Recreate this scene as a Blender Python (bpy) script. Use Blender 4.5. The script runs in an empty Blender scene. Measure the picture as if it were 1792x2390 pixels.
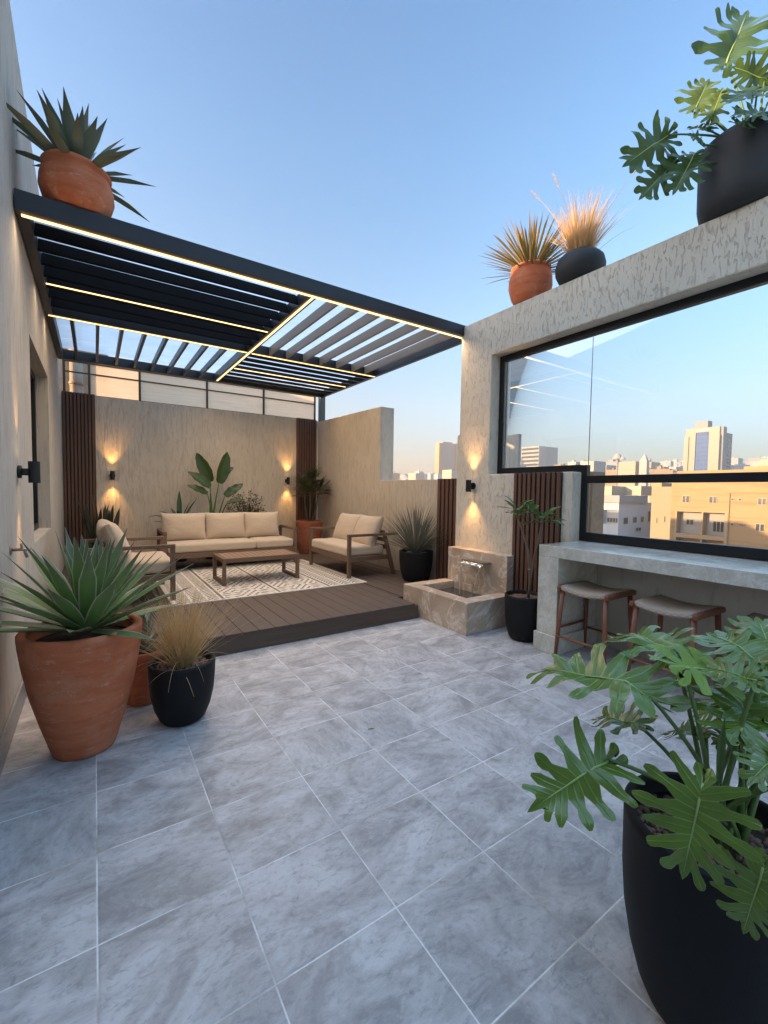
import bpy, bmesh, math, random
from mathutils import Vector, Matrix, Euler
rnd = random.Random(7)
R = math.radians
S = bpy.context.scene
COL = S.collection
PI = math.pi
HZD = .0007

# ------------------------------------------------------------------ mesh builder
class MB:
    def __init__(s): s.v = []; s.f = []; s.uv = []
    def add(s, vs, fs, uvs=None):
        b = len(s.v); s.v += [tuple(p) for p in vs]
        for i, f in enumerate(fs):
            s.f.append(tuple(b + k for k in f))
            s.uv.append([uvs[k] for k in f] if uvs else [(0.5, 0.5)] * len(f))
        return s
    def box(s, x0, x1, y0, y1, z0, z1):
        return s.hexa([(x0,y0,z0),(x1,y0,z0),(x1,y1,z0),(x0,y1,z0),(x0,y0,z1),(x1,y0,z1),(x1,y1,z1),(x0,y1,z1)])
    def hexa(s, p):
        return s.add(p, [(3,2,1,0),(4,5,6,7),(0,1,5,4),(1,2,6,5),(2,3,7,6),(3,0,4,7)])
    def bar(s, a, b, w, h, up=(0,0,1)):
        a = Vector(a); b = Vector(b); d = (b-a).normalized(); u = Vector(up)
        x = d.cross(u)
        if x.length < 1e-4: x = d.cross(Vector((1,0,0)))
        x.normalize(); u = x.cross(d).normalized()
        x *= w/2; u *= h/2
        return s.hexa([a-x-u, a+x-u, b+x-u, b-x-u, a-x+u, a+x+u, b+x+u, b-x+u])
    def tube(s, path, rad, n=8, cap=True):
        path = [Vector(p) for p in path]
        if not isinstance(rad, (list, tuple)): rad = [rad]*len(path)
        vs = []; prev = None
        for i, p in enumerate(path):
            d = (path[min(i+1, len(path)-1)] - path[max(i-1, 0)]).normalized()
            if prev is None:
                x = d.orthogonal().normalized()
            else:
                x = (prev - d*prev.dot(d)); x = x.normalized() if x.length > 1e-5 else d.orthogonal().normalized()
            prev = x; y = d.cross(x)
            for k in range(n):
                a = 2*PI*k/n; vs.append(p + (x*math.cos(a) + y*math.sin(a))*rad[i])
        fs = []
        for i in range(len(path)-1):
            for k in range(n):
                fs.append((i*n+k, i*n+(k+1) % n, (i+1)*n+(k+1) % n, (i+1)*n+k))
        if cap:
            fs.append(tuple(range(n-1, -1, -1))); fs.append(tuple((len(path)-1)*n + k for k in range(n)))
        return s.add(vs, fs)
    def lathe(s, prof, c, n=40, closed=False, wob=0.0):
        vs = []; fs = []
        for i, (r, z) in enumerate(prof):
            for k in range(n):
                a = 2*PI*k/n
                w = 1 + wob*(math.sin(2*a+1.3) + .5*math.sin(3*a+z*4))
                vs.append((c[0]+r*w*math.cos(a), c[1]+r*w*math.sin(a), c[2]+z))
        for i in range(len(prof)-1):
            for k in range(n):
                fs.append((i*n+k, i*n+(k+1) % n, (i+1)*n+(k+1) % n, (i+1)*n+k))
        if prof[0][0] > 1e-4: fs.append(tuple(range(n-1, -1, -1)))
        if not closed and prof[-1][0] > 1e-4: fs.append(tuple((len(prof)-1)*n+k for k in range(n)))
        return s.add(vs, fs)
    def prism(s, outline, axis, a0, a1):
        # outline is a list of 2-d points, extruded along the axis
        n = len(outline)
        def P(p, a):
            return (a, p[0], p[1]) if axis == 'x' else ((p[0], a, p[1]) if axis == 'y' else (p[0], p[1], a))
        vs = [P(p, a0) for p in outline] + [P(p, a1) for p in outline]
        fs = [tuple(range(n)), tuple(range(2*n-1, n-1, -1))]
        for i in range(n):
            j = (i+1) % n; fs.append((i, i+n, j+n, j))
        return s.add(vs, fs)

def build(name, mb, mat, parent=None, smooth=False, bevel=0, local=False, subsurf=0, fixn=True, segs=2):
    me = bpy.data.meshes.new(name)
    off = Vector((0,0,0))
    if parent is not None and not local: off = Vector(parent['_o'])
    me.from_pydata([(p[0]-off[0], p[1]-off[1], p[2]-off[2]) for p in mb.v], [], mb.f)
    ul = me.uv_layers.new(name='UVMap'); flat = []
    for u in mb.uv:
        for q in u: flat += [q[0], q[1]]
    ul.data.foreach_set('uv', flat)
    if fixn:
        bm = bmesh.new(); bm.from_mesh(me); bmesh.ops.recalc_face_normals(bm, faces=bm.faces); bm.to_mesh(me); bm.free()
    if smooth: me.polygons.foreach_set('use_smooth', [True]*len(me.polygons))
    me.materials.append(mat)
    o = bpy.data.objects.new(name, me); COL.objects.link(o)
    if parent is not None: o.parent = parent
    if bevel:
        m = o.modifiers.new('Bevel', 'BEVEL'); m.width = bevel; m.segments = segs; m.limit_method = 'ANGLE'; m.angle_limit = R(40)
        m.harden_normals = False
    if subsurf:
        m = o.modifiers.new('Sub', 'SUBSURF'); m.levels = subsurf; m.render_levels = subsurf
    return o

def thing(name, label, cat, loc=(0,0,0), group=None, rz=0):
    o = bpy.data.objects.new(name, None); COL.objects.link(o); o.empty_display_size = .1
    o.location = loc; o.rotation_euler = (0,0,rz); o['_o'] = tuple(loc)
    return tag(o, label, cat, group)
def tag(o, label, cat, group=None):
    o['label'] = label; o['category'] = cat
    if group: o['group'] = group
    return o
def struct(o):
    o['kind'] = 'structure'; return o
def dup(root, loc, rz, label):
    r = root.copy(); COL.objects.link(r); r.location = loc; r.rotation_euler = (0,0,rz); r['label'] = label; r['_o'] = tuple(loc)
    for ch in list(root.children):
        c = ch.copy(); COL.objects.link(c); c.parent = r
        for g in ch.children:
            d = g.copy(); COL.objects.link(d); d.parent = c
    return r

# ------------------------------------------------------------------ node helper
class NT:
    def __init__(s, name):
        s.m = bpy.data.materials.new(name); s.m.use_nodes = True
        s.t = s.m.node_tree; s.t.nodes.clear()
        s.out = s.t.nodes.new('ShaderNodeOutputMaterial')
    def n(s, typ, ins=None, **kw):
        nd = s.t.nodes.new('ShaderNode'+typ)
        for k, v in kw.items(): setattr(nd, k, v)
        for k, v in (ins or {}).items(): s.put(nd, k, v)
        return nd
    def put(s, nd, k, v):
        i = nd.inputs[k]
        if isinstance(v, bpy.types.NodeSocket): s.t.links.new(v, i)
        elif isinstance(v, bpy.types.Node): s.t.links.new(v.outputs[0], i)
        elif isinstance(v, (tuple, list)) and len(v) == 3 and i.type == 'RGBA': i.default_value = (*v, 1)
        else: i.default_value = v
    def math(s, op, a, b=0, c=None):
        ins = {0: a, 1: b}
        if c is not None: ins[2] = c
        return s.n('Math', ins, operation=op).outputs[0]
    def mix(s, f, a, b, typ='MIX'):
        nd = s.n('Mix', None, data_type='RGBA', blend_type=typ)
        s.put(nd, 0, f); s.put(nd, 6, a); s.put(nd, 7, b); return nd.outputs[2]
    def ramp(s, f, st):
        nd = s.n('ValToRGB', {0: f}); e = nd.color_ramp.elements
        while len(e) < len(st): e.new(.5)
        for k, (p, c) in enumerate(st):
            e[k].position = p; e[k].color = (*c, 1) if isinstance(c, tuple) else (c, c, c, 1)
        return nd.outputs[0]
    def noise(s, vec, scale, detail=4, rough=.5, dist=0):
        return s.n('TexNoise', {'Vector': vec, 'Scale': scale, 'Detail': detail, 'Roughness': rough, 'Distortion': dist}).outputs[0]
    def obj(s): return s.n('TexCoord').outputs['Object']
    def pos(s): return s.n('NewGeometry').outputs['Position']
    def mapv(s, vec, scale=(1,1,1), rot=(0,0,0), loc=(0,0,0)):
        return s.n('Mapping', {'Vector': vec, 'Scale': scale, 'Rotation': rot, 'Location': loc}).outputs[0]
    def bump(s, h, st=.3, d=.01): return s.n('Bump', {'Height': h, 'Strength': st, 'Distance': d}).outputs[0]
    def pr(s, color, rough=.5, normal=None, metal=0, spec=.5, **kw):
        ins = {'Base Color': color, 'Roughness': rough, 'Metallic': metal, 'Specular IOR Level': spec}
        ins.update(kw)
        if normal is not None: ins['Normal'] = normal
        return s.n('BsdfPrincipled', ins).outputs[0]
    def done(s, sh): s.t.links.new(sh, s.out.inputs[0]); return s.m

def simple(name, col, rough=.5, metal=0, var=.12, nscale=6, bump=0, bscale=60, spec=.5, stretch=(1,1,1)):
    t = NT(name); v = t.mapv(t.obj(), stretch)
    n = t.noise(v, nscale, 5, .6)
    c = t.mix(n, tuple(k*(1-var) for k in col), tuple(min(1, k*(1+var)) for k in col))
    nm = t.bump(t.noise(v, bscale, 4), bump, .004) if bump else None
    return t.done(t.pr(c, t.math('MULTIPLY_ADD', n, .2, rough-.1), nm, metal, spec))

def stucco(name, a, b, gouge, gscale=(16,16,3.2), glo=.56, ghi=.63, strength=.55, dist=.012, fine=70, bevel_dark=.85):
    """trowelled render with vertical drag marks"""
    t = NT(name); P = t.obj()
    warp = t.noise(P, 3, 3); big = t.noise(P, 1.1, 5, .6)
    v = t.mapv(P, gscale)
    g = t.noise(v, 1.0, 5, .62, .9)
    gm = t.ramp(g, [(glo, 0.0), (ghi, 1.0)])
    v2 = t.mapv(P, tuple(k*2.1 for k in gscale), (0,0,.6)); g2 = t.noise(v2, 1.0, 3, .55, .6)
    f = t.noise(P, fine, 3, .6)
    base = t.mix(t.ramp(big, [(.3, 0.), (.7, 1.)]), a, b)
    base = t.mix(t.math('MULTIPLY', gm, t.math('MULTIPLY', g2, 1.1)), base, gouge)
    base = t.mix(t.math('MULTIPLY', f, .35), base, tuple(k*.72 for k in a))
    drip = t.noise(t.mapv(P, (6, 6, .45)), 1.0, 5, .6)
    base = t.mix(t.ramp(drip, [(.54, 0.), (.78, .28)]), base, tuple(k*.62 for k in a))
    h = t.math('SUBTRACT', t.math('MULTIPLY_ADD', f, .18, t.math('MULTIPLY', g2, .5)), t.math('MULTIPLY', gm, .7))
    return t.done(t.pr(base, .92, t.bump(h, strength, dist), 0, .25))

M = {}
M['wall_back'] = stucco('wall_back', (.57,.49,.385), (.66,.575,.465), (.43,.35,.265), (24,24,4.2), .48, .64, .7, .011)
M['wall_side'] = stucco('wall_side', (.47,.445,.395), (.56,.53,.475), (.36,.33,.28), (20,16,3.0), .52, .66, .65, .010, 90)
M['wall_right'] = stucco('wall_right', (.66,.60,.49), (.71,.65,.54), (.50,.43,.345), (36,36,10), .55, .62, .75, .010)
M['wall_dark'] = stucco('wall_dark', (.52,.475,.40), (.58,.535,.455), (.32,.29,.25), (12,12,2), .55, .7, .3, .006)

def tile_floor():
    t = NT('tile_floor'); P = t.pos()
    s = t.n('SeparateXYZ', {0: P})
    xs = t.math('DIVIDE', t.math('SUBTRACT', s.outputs[0], .8816), .4478)
    ys = t.math('DIVIDE', t.math('SUBTRACT', s.outputs[1], 2.0502), .4258)
    fx = t.math('FRACT', xs); fy = t.math('FRACT', ys); cx = t.math('FLOOR', xs); cy = t.math('FLOOR', ys)
    ex = t.math('MULTIPLY', t.math('MINIMUM', fx, t.math('SUBTRACT', 1, fx)), .4478)
    ey = t.math('MULTIPLY', t.math('MINIMUM', fy, t.math('SUBTRACT', 1, fy)), .4258)
    wob = t.math('MULTIPLY', t.math('SUBTRACT', t.noise(P, 55, 2), .5), .0022)
    e = t.math('ADD', t.math('MINIMUM', ex, ey), wob)
    grout = t.ramp(e, [(.0016, 1.0), (.0034, 0.0)])
    edge = t.ramp(e, [(.002, 0.0), (.009, 1.0)])
    cell = t.n('CombineXYZ', {0: cx, 1: cy}).outputs[0]
    wn = t.n('TexWhiteNoise', {'Vector': cell}, noise_dimensions='2D')
    rv = wn.outputs[0]; rc = wn.outputs[1]
    off = t.n('VectorMath', {0: rc, 1: (13., 17., 5.)}, operation='MULTIPLY').outputs[0]
    turn = t.math('MULTIPLY', t.math('GREATER_THAN', rv, .86), PI/2)
    rot = t.n('VectorRotate', {'Vector': P, 'Angle': t.math('ADD', turn, t.math('MULTIPLY_ADD', rv, .3, -.15))}, rotation_type='Z_AXIS').outputs[0]
    q = t.n('VectorMath', {0: rot, 1: off}, operation='ADD').outputs[0]
    v1 = t.mapv(q, (2.5, 4.2, 1), (0, 0, .75))
    cloud = t.noise(v1, 1.25, 9, .68, .7)
    v2 = t.mapv(q, (3.4, 7.4, 1), (0, 0, .95))
    streak = t.noise(v2, 1.7, 9, .74, .9)
    c = t.ramp(cloud, [(.36, (.27,.264,.262)), (.49, (.42,.41,.405)), (.62, (.565,.553,.547))])
    vein = t.ramp(streak, [(.56, 0.0), (.60, .55), (.635, .1), (.72, .5)])
    c = t.mix(t.math('MULTIPLY', vein, .42), c, (.68, .68, .68))
    dk = t.ramp(t.noise(v2, 2.9, 6, .7, 1.0), [(.58, 0.0), (.66, 1.0)])
    c = t.mix(t.math('MULTIPLY', dk, .6), c, (.22, .23, .245))
    c = t.mix(t.ramp(rv, [(0, 0.0), (1, .22)]), c, (.32, .335, .355))
    fine = t.noise(t.mapv(q, (1, 1.8, 1), (0, 0, .8)), 24, 8, .72, .4)
    c = t.mix(t.ramp(fine, [(.52, 0.), (.64, .5)]), c, (.21,.212,.225)); c = t.mix(t.ramp(fine, [(.30, .38), (.42, 0.)]), c, (.66,.665,.67))
    stain = t.noise(P, .8, 5, .6)
    c = t.mix(t.ramp(stain, [(.5, 0.0), (.75, .22)]), c, (.36, .335, .30))
    gcol = t.ramp(t.noise(P, 4, 4), [(.35, (.40,.36,.30)), (.55, (.86,.845,.81))])
    col = t.mix(grout, c, gcol)
    rough = t.math('ADD', t.math('MULTIPLY_ADD', cloud, .25, .33), t.math('MULTIPLY', grout, .3))
    h = t.math('ADD', t.math('MULTIPLY', edge, 1.0), t.math('MULTIPLY', streak, .35))
    return t.done(t.pr(col, rough, t.bump(h, .35, .0035), 0, .4))
M['tiles'] = tile_floor()

def stone(name, a, b, vein, scale=2.2, rough=.35, vw=.45, rot=(.6,.5,.4)):
    t = NT(name); P = t.obj()
    q = t.mapv(P, (1.0, 1.0, 1.0), rot)
    cl = t.noise(q, scale*1.6, 8, .65, .8)
    c = t.mix(t.ramp(cl, [(.32, 0.), (.68, 1.)]), a, b)
    v = t.mapv(q, (.8, 3.2, 3.2), (.3, .9, .5))
    w = t.noise(v, scale*.9, 6, .55, 1.4)
    vm = t.ramp(t.math('ABSOLUTE', t.math('SUBTRACT', w, .5)), [(.0, 1.0), (.022, .35), (.07, 0.0)])
    c = t.mix(t.math('MULTIPLY', vm, vw), c, vein)
    sp = t.noise(P, 45, 4, .7)
    c = t.mix(t.math('MULTIPLY', t.ramp(sp, [(.45, 0.), (.7, 1.)]), .3), c, tuple(k*.6 for k in a))
    return t.done(t.pr(c, t.math('MULTIPLY_ADD', cl, .2, rough-.1), t.bump(sp, .08, .003), 0, .5))
M['fountain'] = stone('fountain_stone', (.40,.30,.215), (.60,.48,.365), (.82,.74,.64), 1.15, .36, .8)
M['counter'] = stone('counter_stone', (.45,.445,.375), (.71,.70,.62), (.80,.80,.77), 1.9, .2, .45)
M['skirting'] = stone('skirting_stone', (.20,.205,.21), (.29,.295,.30), (.4,.4,.4), 2.0, .4, .2)

def wood(name, a, b, axis=0, scale=1.0, rough=.55, bump=.15):
    t = NT(name); P = t.obj()
    sc = [26*scale]*3; sc[axis] = 1.6*scale
    v = t.mapv(P, tuple(sc))
    g = t.noise(v, 1.0, 6, .65, .5)
    big = t.noise(P, 2.3, 3)
    c = t.mix(t.ramp(g, [(.3, 0.), (.72, 1.)]), a, b)
    c = t.mix(t.math('MULTIPLY', big, .25), c, tuple(k*.7 for k in a))
    return t.done(t.pr(c, t.math('MULTIPLY_ADD', g, .2, rough-.1), t.bump(g, bump, .002), 0, .4))
M['slat'] = wood('slat_wood', (.098,.048,.031), (.165,.085,.056), 2)
M['slat_back'] = wood('slat_backing', (.022,.011,.008), (.034,.018,.012), 2)
M['frame_x'] = wood('furniture_wood_x', (.135,.080,.052), (.20,.125,.083), 0)
M['frame_y'] = wood('furniture_wood_y', (.135,.080,.052), (.20,.125,.083), 1)
M['frame_z'] = wood('furniture_wood_z', (.135,.080,.052), (.20,.125,.083), 2)
M['tabletop'] = wood('table_slats', (.22,.14,.09), (.31,.215,.145), 1)
M['stool_wood'] = wood('stool_wood', (.17,.060,.032), (.26,.105,.055), 2, .8, .42)

def deck_mat():
    t = NT('deck_boards'); P = t.pos(); s = t.n('SeparateXYZ', {0: P})
    cell = t.math('FLOOR', t.math('DIVIDE', t.math('ADD', s.outputs[0], .44), .155))
    rv = t.n('TexWhiteNoise', {'W': cell}, noise_dimensions='1D').outputs[0]
    g = t.noise(t.mapv(P, (70, 2.2, 20)), 1.0, 5, .65, .3)
    c = t.mix(g, (.072,.051,.040), (.122,.091,.073))
    c = t.mix(t.math('MULTIPLY', rv, .45), c, (.085,.060,.048))
    d = t.noise(P, 5, 5, .7)
    c = t.mix(t.ramp(d, [(.55, 0.), (.8, .25)]), c, (.18,.16,.14))
    groove = t.n('TexWave', {'Vector': P, 'Scale': 42., 'Distortion': .1}, bands_direction='X').outputs[1]
    return t.done(t.pr(c, t.math('MULTIPLY_ADD', g, .2, .5), t.bump(t.math('ADD', g, t.math('MULTIPLY', groove, .3)), .25, .002), 0, .35))
M['deck'] = deck_mat()
M['fascia'] = wood('deck_fascia', (.088,.058,.041), (.13,.092,.068), 0, .8, .6)

def fabric(name, a, b):
    t = NT(name); P = t.obj()
    w1 = t.n('TexWave', {'Vector': P, 'Scale': 260., 'Distortion': 1.}, bands_direction='X').outputs[1]
    w2 = t.n('TexWave', {'Vector': P, 'Scale': 260., 'Distortion': 1.}, bands_direction='Z').outputs[1]
    n = t.noise(P, 7, 5, .6); f = t.noise(P, 300, 2)
    c = t.mix(n, a, b); c = t.mix(t.math('MULTIPLY', f, .3), c, tuple(k*.75 for k in a))
    wr = t.noise(t.mapv(P, (3, 3, 7)), 1.5, 3, .5, .8)
    h = t.math('ADD', t.math('MULTIPLY', t.math('ADD', w1, w2), .05), t.math('MULTIPLY', wr, 1.4))
    sh = t.pr(c, .9, t.bump(h, .5, .015), 0, .2, **{'Sheen Weight': .25})
    return t.done(sh)
M['cushion'] = fabric('cushion_fabric', (.52,.415,.305), (.585,.475,.355))

def rug_mat():
    t = NT('rug_weave'); P = t.pos(); s = t.n('SeparateXYZ', {0: P})
    u = t.math('DIVIDE', t.math('SUBTRACT', s.outputs[0], .555), .70); v = t.math('SUBTRACT', s.outputs[1], 5.24)
    wob = t.math('MULTIPLY', t.math('SUBTRACT', t.noise(P, 40, 3), .5), .06)
    fu = t.math('FRACT', u); band = t.math('FLOOR', u)
    def tri(x): return t.math('ABSOLUTE', t.math('SUBTRACT', t.math('MULTIPLY', t.math('FRACT', x), 2), 1))
    # diamonds in the middle bands
    a = t.math('MULTIPLY', tri(t.math('MULTIPLY', fu, 1.5)), 1.0); b = tri(t.math('MULTIPLY', v, 1.55))
    d = t.math('FRACT', t.math('MULTIPLY', t.math('ADD', t.math('ADD', a, b), wob), 2.5))
    dia = t.math('GREATER_THAN', d, .56)
    dash = t.math('GREATER_THAN', t.math('FRACT', t.math('ADD', t.math('MULTIPLY', s.outputs[0], 17), t.math('MULTIPLY', v, 6))), .28)
    dia = t.math('MULTIPLY', dia, dash)
    # comb and chevron rows in the outer bands
    zz = t.math('FRACT', t.math('ADD', t.math('ADD', t.math('MULTIPLY', v, 13.5), t.math('MULTIPLY', tri(t.math('MULTIPLY', fu, 4.)), 1.1)), t.math('MULTIPLY', wob, 3)))
    chev = t.math('GREATER_THAN', zz, .52)
    gap = t.math('GREATER_THAN', t.math('FRACT', t.math('MULTIPLY', fu, 4.)), .14)
    chev = t.math('MULTIPLY', chev, gap)
    mid = t.math('MULTIPLY', t.math('GREATER_THAN', band, .5), t.math('LESS_THAN', band, 2.5))
    pat = t.math('ADD', t.math('MULTIPLY', mid, dia), t.math('MULTIPLY', t.math('SUBTRACT', 1, mid), chev))
    line = t.math('LESS_THAN', t.math('MINIMUM', fu, t.math('SUBTRACT', 1, fu)), .025)
    hal = t.math('LESS_THAN', t.math('MINIMUM', fu, t.math('SUBTRACT', 1, fu)), .055)
    pat = t.math('MULTIPLY', pat, t.math('SUBTRACT', 1, hal)); pat = t.math('MAXIMUM', pat, line)
    eb = t.math('MINIMUM', t.math('MINIMUM', v, t.math('SUBTRACT', 2.34, v)), t.math('MINIMUM', t.math('SUBTRACT', s.outputs[0], .70), t.math('SUBTRACT', 3.24, s.outputs[0])))
    pat = t.math('MULTIPLY', pat, t.math('GREATER_THAN', eb, .035))
    kn = t.noise(P, 160, 2); fade = t.noise(P, 9, 4, .7)
    pat = t.math('MULTIPLY', pat, t.ramp(t.math('ADD', t.math('MULTIPLY', kn, .5), t.math('MULTIPLY', fade, .5)), [(.34, .35), (.5, 1.)]))
    c = t.mix(pat, t.mix(fade, (.64,.59,.52), (.76,.715,.64)), (.145,.115,.098))
    weave = t.n('TexWave', {'Vector': P, 'Scale': 90., 'Distortion': 1.5}, bands_direction='X').outputs[1]
    return t.done(t.pr(c, .95, t.bump(t.math('ADD', weave, kn), .5, .004), 0, .1))
M['rug'] = rug_mat()

def terracotta(name, a, b, dust):
    t = NT(name); P = t.obj()
    rings = t.noise(t.mapv(P, (2.2, 2.2, 17)), 1.0, 5, .6, .5)
    bl = t.noise(P, 4.5, 6, .65)
    c = t.mix(t.ramp(rings, [(.35, 0.), (.7, 1.)]), a, b)
    c = t.mix(t.ramp(bl, [(.5, 0.), (.72, .5)]), c, dust)
    salt = t.noise(t.mapv(P, (1,1,2.4)), 11, 8, .75)
    c = t.mix(t.ramp(salt, [(.56, 0.), (.68, .5)]), c, (.66,.42,.29)); c = t.mix(t.ramp(salt, [(.30, .55), (.40, 0.)]), c, tuple(k*.62 for k in a))
    sp = t.noise(P, 90, 3)
    return t.done(t.pr(c, .8, t.bump(t.math('ADD', rings, t.math('MULTIPLY', sp, .25)), .3, .006), 0, .3))
M['terra'] = terracotta('terracotta', (.46,.125,.052), (.58,.185,.085), (.62,.31,.19))
M['terra_dark'] = terracotta('terracotta_dark', (.25,.072,.036), (.32,.105,.056), (.33,.155,.095))
M['black_pot'] = simple('black_pot', (.0085,.0085,.010), .62, 0, .4, 8, .12, 220, .25)
M['slate_pot'] = simple('slate_pot', (.022,.025,.027), .6, 0, .2, 8, .12, 160, .4)
M['soil'] = simple('soil', (.035,.022,.015), .95, 0, .5, 40, .8, 60)
M['pebble'] = simple('pebble', (.20,.125,.085), .8, 0, .6, 25, .3, 60)
M['white_pebble'] = simple('white_pebble', (.34,.32,.29), .7, 0, .5, 20)
M['metal'] = simple('pergola_metal', (.026,.030,.036), .42, .3, .12, 5)
M['louver'] = simple('louver_metal', (.005,.005,.006), .8, 0, .15, 5, spec=.08)
M['louver_taupe'] = simple('louver_taupe', (.33,.245,.18), .5, .1, .12, 5)
M['post'] = simple('post_metal', (.10,.115,.115), .5, .2, .1, 5)
M['frame'] = simple('window_frame', (.008,.009,.011), .38, .2, .1, 5)
M['dark_glass'] = simple('dark_glass', (.006,.007,.008), .08, 0, .1, 2)
M['lamp_black'] = simple('lamp_black', (.010,.0105,.012), .45, .2, .1, 8)
M['brass'] = simple('tap_metal', (.38,.28,.21), .35, .6, .15, 20)
M['steel'] = simple('steel', (.30,.29,.28), .3, .9, .1, 10)
M['duct'] = simple('duct_metal', (.46,.33,.22), .5, .1, .25, 4)
M['bark'] = simple('bark', (.17,.125,.095), .85, 0, .35, 30, .6, 70, .3, (1,1,.3))
M['stem_brown'] = simple('stem_brown', (.10,.065,.042), .8, 0, .35, 30)

def emis(name, col, st):
    t = NT(name); return t.done(t.n('Emission', {'Color': (*col, 1), 'Strength': st}).outputs[0])
M['led'] = emis('led_light', (1.0, .62, .27), .6)
M['lens'] = emis('lamp_lens', (1.0, .58, .22), 3.0)

def glass_mat():
    t = NT('clear_glass')
    fr = t.n('Fresnel', {'IOR': 1.52}).outputs[0]
    tr = t.n('BsdfTransparent', {'Color': (.79, .855, .89, 1)}).outputs[0]
    gl = t.n('BsdfGlossy', {'Color': (.9, .95, 1, 1), 'Roughness': 0.0}).outputs[0]
    mx = t.n('MixShader', {0: t.math('MULTIPLY', fr, .75), 1: tr, 2: gl}).outputs[0]
    return t.done(mx)
M['glass'] = glass_mat()
def frosted(name, col, tl, clear):
    t = NT(name); P = t.obj()
    st = t.noise(t.mapv(P, (1.2, 3, 42)), 1.0, 6, .7); bl = t.noise(P, 1.5, 5, .7)
    c = t.mix(t.ramp(st, [(.35, 0.), (.65, 1.)]), tuple(k*.86 for k in col), col)
    c = t.mix(t.ramp(bl, [(.55, 0.), (.8, .35)]), c, tuple(k*.6 for k in col))
    a = t.n('BsdfTranslucent', {'Color': c}).outputs[0]; d = t.n('BsdfDiffuse', {'Color': c}).outputs[0]
    o = t.n('MixShader', {0: 1-tl, 1: a, 2: d}).outputs[0]
    tr = t.n('BsdfTransparent', {'Color': (.95, .95, .95, 1)}).outputs[0]
    return t.done(t.n('MixShader', {0: clear, 1: o, 2: tr}).outputs[0])
M['roof_sheet'] = frosted('frosted_roof', (.97, .95, .93), .95, .06)
M['screen_sheet'] = frosted('frosted_screen', (.98, .82, .62), .72, .03)
def water_mat(name, col, rough=.03):
    t = NT(name)
    n = t.bump(t.noise(t.obj(), 28, 3), .25, .006)
    return t.done(t.pr(col, rough, n, 0, .6))
M['water'] = water_mat('pool_water', (.035, .045, .05))
def stream_mat():
    t = NT('falling_water')
    n = t.bump(t.noise(t.mapv(t.obj(), (60, 60, 9)), 1, 3), .4, .004)
    tr = t.n('BsdfTransparent', {'Color': (.97, .97, .96, 1)}).outputs[0]
    gl = t.n('BsdfGlossy', {'Color': (1, 1, 1, 1), 'Roughness': .08, 'Normal': n}).outputs[0]
    df = t.n('BsdfTranslucent', {'Color': (.9, .88, .84, 1)}).outputs[0]
    a = t.n('MixShader', {0: .35, 1: gl, 2: df}).outputs[0]
    return t.done(t.n('MixShader', {0: .5, 1: tr, 2: a}).outputs[0])
M['stream'] = stream_mat()

def leaf(name, a, b, edge=None, vein=None, tl=.2, rough=.42, edgew=.07, tip=None, lobed=False, spec=.45, tcol=(.16, .26, .02)):
    t = NT(name); P = t.obj()
    uv = t.n('TexCoord').outputs['UV']; s = t.n('SeparateXYZ', {0: uv}); u = s.outputs[0]; v = s.outputs[1]
    n = t.noise(P, 9, 4, .6)
    c = t.mix(n, a, b)
    d = t.math('ABSOLUTE', t.math('SUBTRACT', u, .5))
    if not lobed:
        st = t.noise(t.mapv(uv, (26, 1.2, 1)), 1.0, 3)
        c = t.mix(t.math('MULTIPLY', st, .35), c, tuple(k*.6 for k in a))
    if vein: c = t.mix(t.ramp(d, [(.010, .34), (.045, 0.)]), c, vein)
    if tip: c = t.mix(t.ramp(v, [(.55, 0.), (1.0, .85)]), c, tip)
    if edge: c = t.mix(t.ramp(d, [(.5-edgew*1.6, 0.), (.5-edgew*.8, 1.)]), c, edge)
    hh = t.math('MULTIPLY', t.noise(P, 70, 3), .35)
    if lobed:
        hh = t.math('ADD', hh, t.ramp(d, [(.0, 1.), (.10, 0.)]))
        yl = t.noise(P, 17, 6, .7)
        c = t.mix(t.ramp(yl, [(.60, 0.), (.74, .55)]), c, (.20,.22,.05)); c = t.mix(t.ramp(yl, [(.26, .5), (.36, 0.)]), c, tuple(k*.45 for k in a))
    p = t.pr(c, rough, t.bump(hh, .35, .003), 0, spec)
    tr = t.n('BsdfTranslucent', {'Color': t.mix(.5, c, tcol)}).outputs[0]
    return t.done(t.n('MixShader', {0: tl, 1: p, 2: tr}).outputs[0])
M['agave'] = leaf('agave_leaf', (.125,.225,.065), (.19,.315,.11), (.50,.44,.34), None, .06, .38, .05, (.11,.085,.08))
M['agave_blue'] = leaf('blue_agave_leaf', (.13,.19,.155), (.20,.27,.22), (.45,.46,.42), None, .05, .5, .06, (.10,.09,.08))
M['agave_grey'] = leaf('grey_agave_leaf', (.13,.17,.12), (.20,.245,.18), (.15,.16,.13), None, .05, .5, .05, (.08,.06,.05))
M['silver'] = leaf('silver_blade', (.17,.175,.145), (.27,.27,.225), None, None, .1, .6, .05, (.14,.10,.075))
M['gold_blade'] = leaf('golden_blade', (.22,.17,.07), (.34,.25,.11), None, None, .2, .6, .05, (.25,.15,.07))
M['phil'] = leaf('split_leaf', (.078,.152,.014), (.130,.220,.028), (.22,.31,.09), (.29,.39,.11), .14, .22, .03, None, True, .65)
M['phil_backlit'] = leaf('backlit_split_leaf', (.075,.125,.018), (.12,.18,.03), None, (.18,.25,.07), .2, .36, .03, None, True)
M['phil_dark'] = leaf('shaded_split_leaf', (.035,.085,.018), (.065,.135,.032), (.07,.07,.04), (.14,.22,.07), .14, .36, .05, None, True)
M['phil_young'] = leaf('young_split_leaf', (.19,.32,.03), (.27,.41,.06), None, (.24,.33,.08), .3, .36, .03, None, True)
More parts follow.
